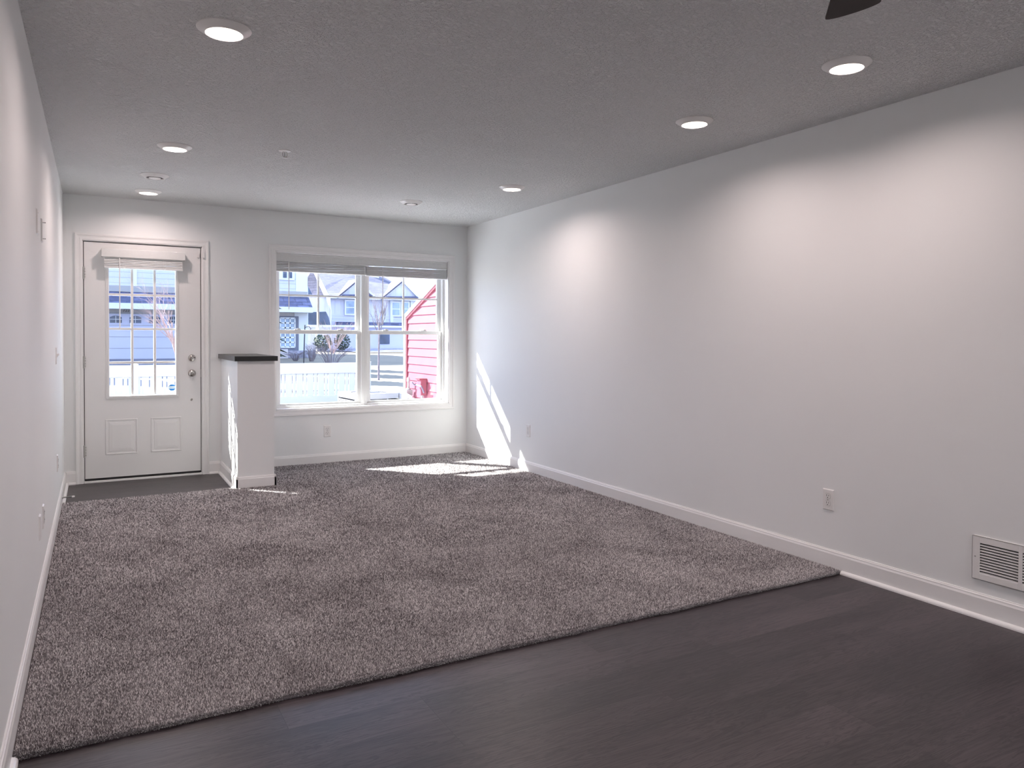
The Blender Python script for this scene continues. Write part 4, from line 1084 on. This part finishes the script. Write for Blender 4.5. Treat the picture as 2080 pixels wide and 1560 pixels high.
# ---- bare trees and shrubs
def branchy(mb, twmb, p, d, length, rad, depth, rnd, spread, upb=0.15, nb=(2,4)):
    segs = 4; pts = [p]; rads = [rad]; dd = d.copy()
    for i in range(segs):
        dd = (dd+Vector((rnd.gauss(0,.12), rnd.gauss(0,.12), rnd.gauss(0,.08)+upb*0.3))).normalized()
        p = p+dd*(length/segs); pts.append(p); rads.append(rad*(1-0.5*(i+1)/segs))
    (mb if depth > 1 else twmb).tube(pts, rads, 6 if depth > 1 else 4)
    if depth <= 0: return
    for k in range(rnd.randint(*nb)):
        i = rnd.randint(1, segs); az = rnd.uniform(0, 2*PI)
        o = dd.orthogonal().normalized(); o2 = dd.cross(o)
        nd_ = (dd+(o*math.cos(az)+o2*math.sin(az))*spread*rnd.uniform(.6, 1.2)+Vector((0,0,upb))).normalized()
        branchy(mb, twmb, pts[i], nd_, length*rnd.uniform(.6, .82), rads[i]*0.62, depth-1, rnd, spread, upb, nb)
def tree(name, label, base, trunk_h, trunk_r, length, depth, mtr, mtw, seed, spread=0.6, lean=(0,0), n0=5, upb=0.15, nb=(2,4)):
    t = thing(name, label, 'tree', base); rnd = random.Random(seed)
    a = MB(); c = MB()
    top = Vector((lean[0], lean[1], trunk_h))
    a.tube([(0,0,0), (lean[0]*.3, lean[1]*.3, trunk_h*.5), top], [trunk_r, trunk_r*.85, trunk_r*.7], 8)
    for k in range(n0):
        az = 2*PI*k/n0+rnd.uniform(-.4, .4)
        branchy(a, c, top*rnd.uniform(.75, 1.0), Vector((math.cos(az)*spread, math.sin(az)*spread, 1)).normalized(), length, trunk_r*.5, depth, rnd, spread, upb, nb)
    a.build('trunk', mtr, t, smooth=True); c.build('twigs', mtw, t)
    return t
bt_ = at(366, 745, 11.0)
tree('bare_tree', 'bare tree with pale pink sunlit twigs outside the door glass', (bt_.x, 11.0, gz(11)), 1.35, 0.036, 0.82, 5, M['twig'], M['twig'], 21, 0.60, (-0.12, 0), 12, 0.12, (2, 3))
bb = at(769, 775, 15.0)
tree('young_tree', 'slender bare young tree on the lawn in the right window', (bb.x, 15.0, gz(15)), 1.75, 0.036, 0.62, 3, M['bark'], M['bark'], 5, 0.36, (0.02, 0), 6, 0.35, (2, 4))
def bush(name, label, px, pyb, pyt, Y, n, mt, seed, wd=1.0):
    base = at(px, pyb, Y); hgt_ = at(px, pyt, Y).z-gz(Y); rnd = random.Random(seed)
    t = thing(name, label, 'shrub', (base.x, Y, gz(Y))); mb = MB(); tw = MB()
    for k in range(n):
        az = rnd.uniform(0, 2*PI); s = rnd.uniform(.1, .8)*wd
        d = Vector((math.cos(az)*s, math.sin(az)*s, 1)).normalized()
        p = Vector((math.cos(az)*.08, math.sin(az)*.08, 0)); L_ = hgt_*rnd.uniform(.75, 1.05)/max(d.z, .6)
        q = p+d*L_*.5+Vector((0,0,.05)); e = p+d*L_+Vector((math.cos(az)*.12*wd, math.sin(az)*.12*wd, -.08))
        mb.tube([p, q, e], [.010, .007, .003], 4)
        for j in range(3):
            f = q.lerp(e, rnd.uniform(0, .8)); g = f+Vector((rnd.gauss(0,.16), rnd.gauss(0,.16), rnd.uniform(.08, .28)))*hgt_*.6
            tw.tube([f, g], [.005, .002], 3)
    mb.build('stems', mt, t); tw.build('twigs', mt, t); return t
bush('bare_shrub', 'rounded bare shrub behind the fence, left window', 672, 742, 694, 20.0, 46, M['shrub'], 3, 1.1)
bush('bare_shrub', 'pale pink-twigged shrub by the far porch post', 676, 676, 648, 36.0, 30, M['twig'], 4, 0.9)
bush('bare_shrub', 'low shrub at the garage house corner, beside the entry', 600, 738, 712, 26.5, 40, M['shrub'], 8, 1.3)
bush('bare_shrub', 'dark spiky shrub right of the entry, by the corner post', 633, 735, 693, 26.0, 30, M['bark'], 9, 0.7)
def evergreen(label, px, pyb, pyt, Y, wd, seed):
    base = at(px, pyb, Y); hg = at(px, pyt, Y).z-gz(Y); rnd = random.Random(seed)
    t = thing('evergreen_shrub', label, 'shrub', (base.x, Y, gz(Y)), group='evergreens by the far wall')
    mb = MB()
    for k in range(420):
        az = rnd.uniform(0, 2*PI); z = rnd.uniform(0.05, 1)**.8; rr_ = wd*math.sin(PI*min(1, max(.12, 1.05-z*.95)))**.6*rnd.uniform(.5, 1)
        p = Vector((math.cos(az)*rr_, math.sin(az)*rr_, z*hg)); s = 0.09
        d1 = Vector((rnd.gauss(0,1), rnd.gauss(0,1), rnd.gauss(0,1))).normalized()*s; d2 = d1.orthogonal().normalized()*s*.6
        mb.add([p-d1, p+d2, p+d1, p-d2], [(0,1,2,3)])
    mb.build('foliage', M['evergreen'], t)
    MB().tube([(0,0,0), (0,0,hg*.8)], [.05, .02], 6).build('stem', M['bark'], t)
evergreen('dark evergreen shrub by the far wall, left of the pair', 656, 705, 681, 40.0, 0.62, 1)
evergreen('dark evergreen shrub by the far wall, right of the pair', 695, 707, 679, 40.2, 0.55, 2)
# thin shepherd hook in front of the house corner
hk = at(617, 738, 24.0); ht = at(619.5, 660, 24.0)
t = thing('garden_hook', 'thin dark garden hook pole in front of the house corner', 'garden hook', (hk.x, 24.0, gz(24)))
hz_ = ht.z-gz(24); dx_ = ht.x-hk.x
MB().tube([(0,0,0), (dx_*.5,0,hz_*.6), (dx_,0,hz_)], 0.022, 6).build('pole', M['ink'], t)
MB().tube([(dx_,0,hz_*.93), (dx_+0.15,0,hz_*.97), (dx_+0.25,0,hz_*.9), (dx_+0.18,0,hz_*.86)], 0.016, 6).build('hook', M['ink'], t)
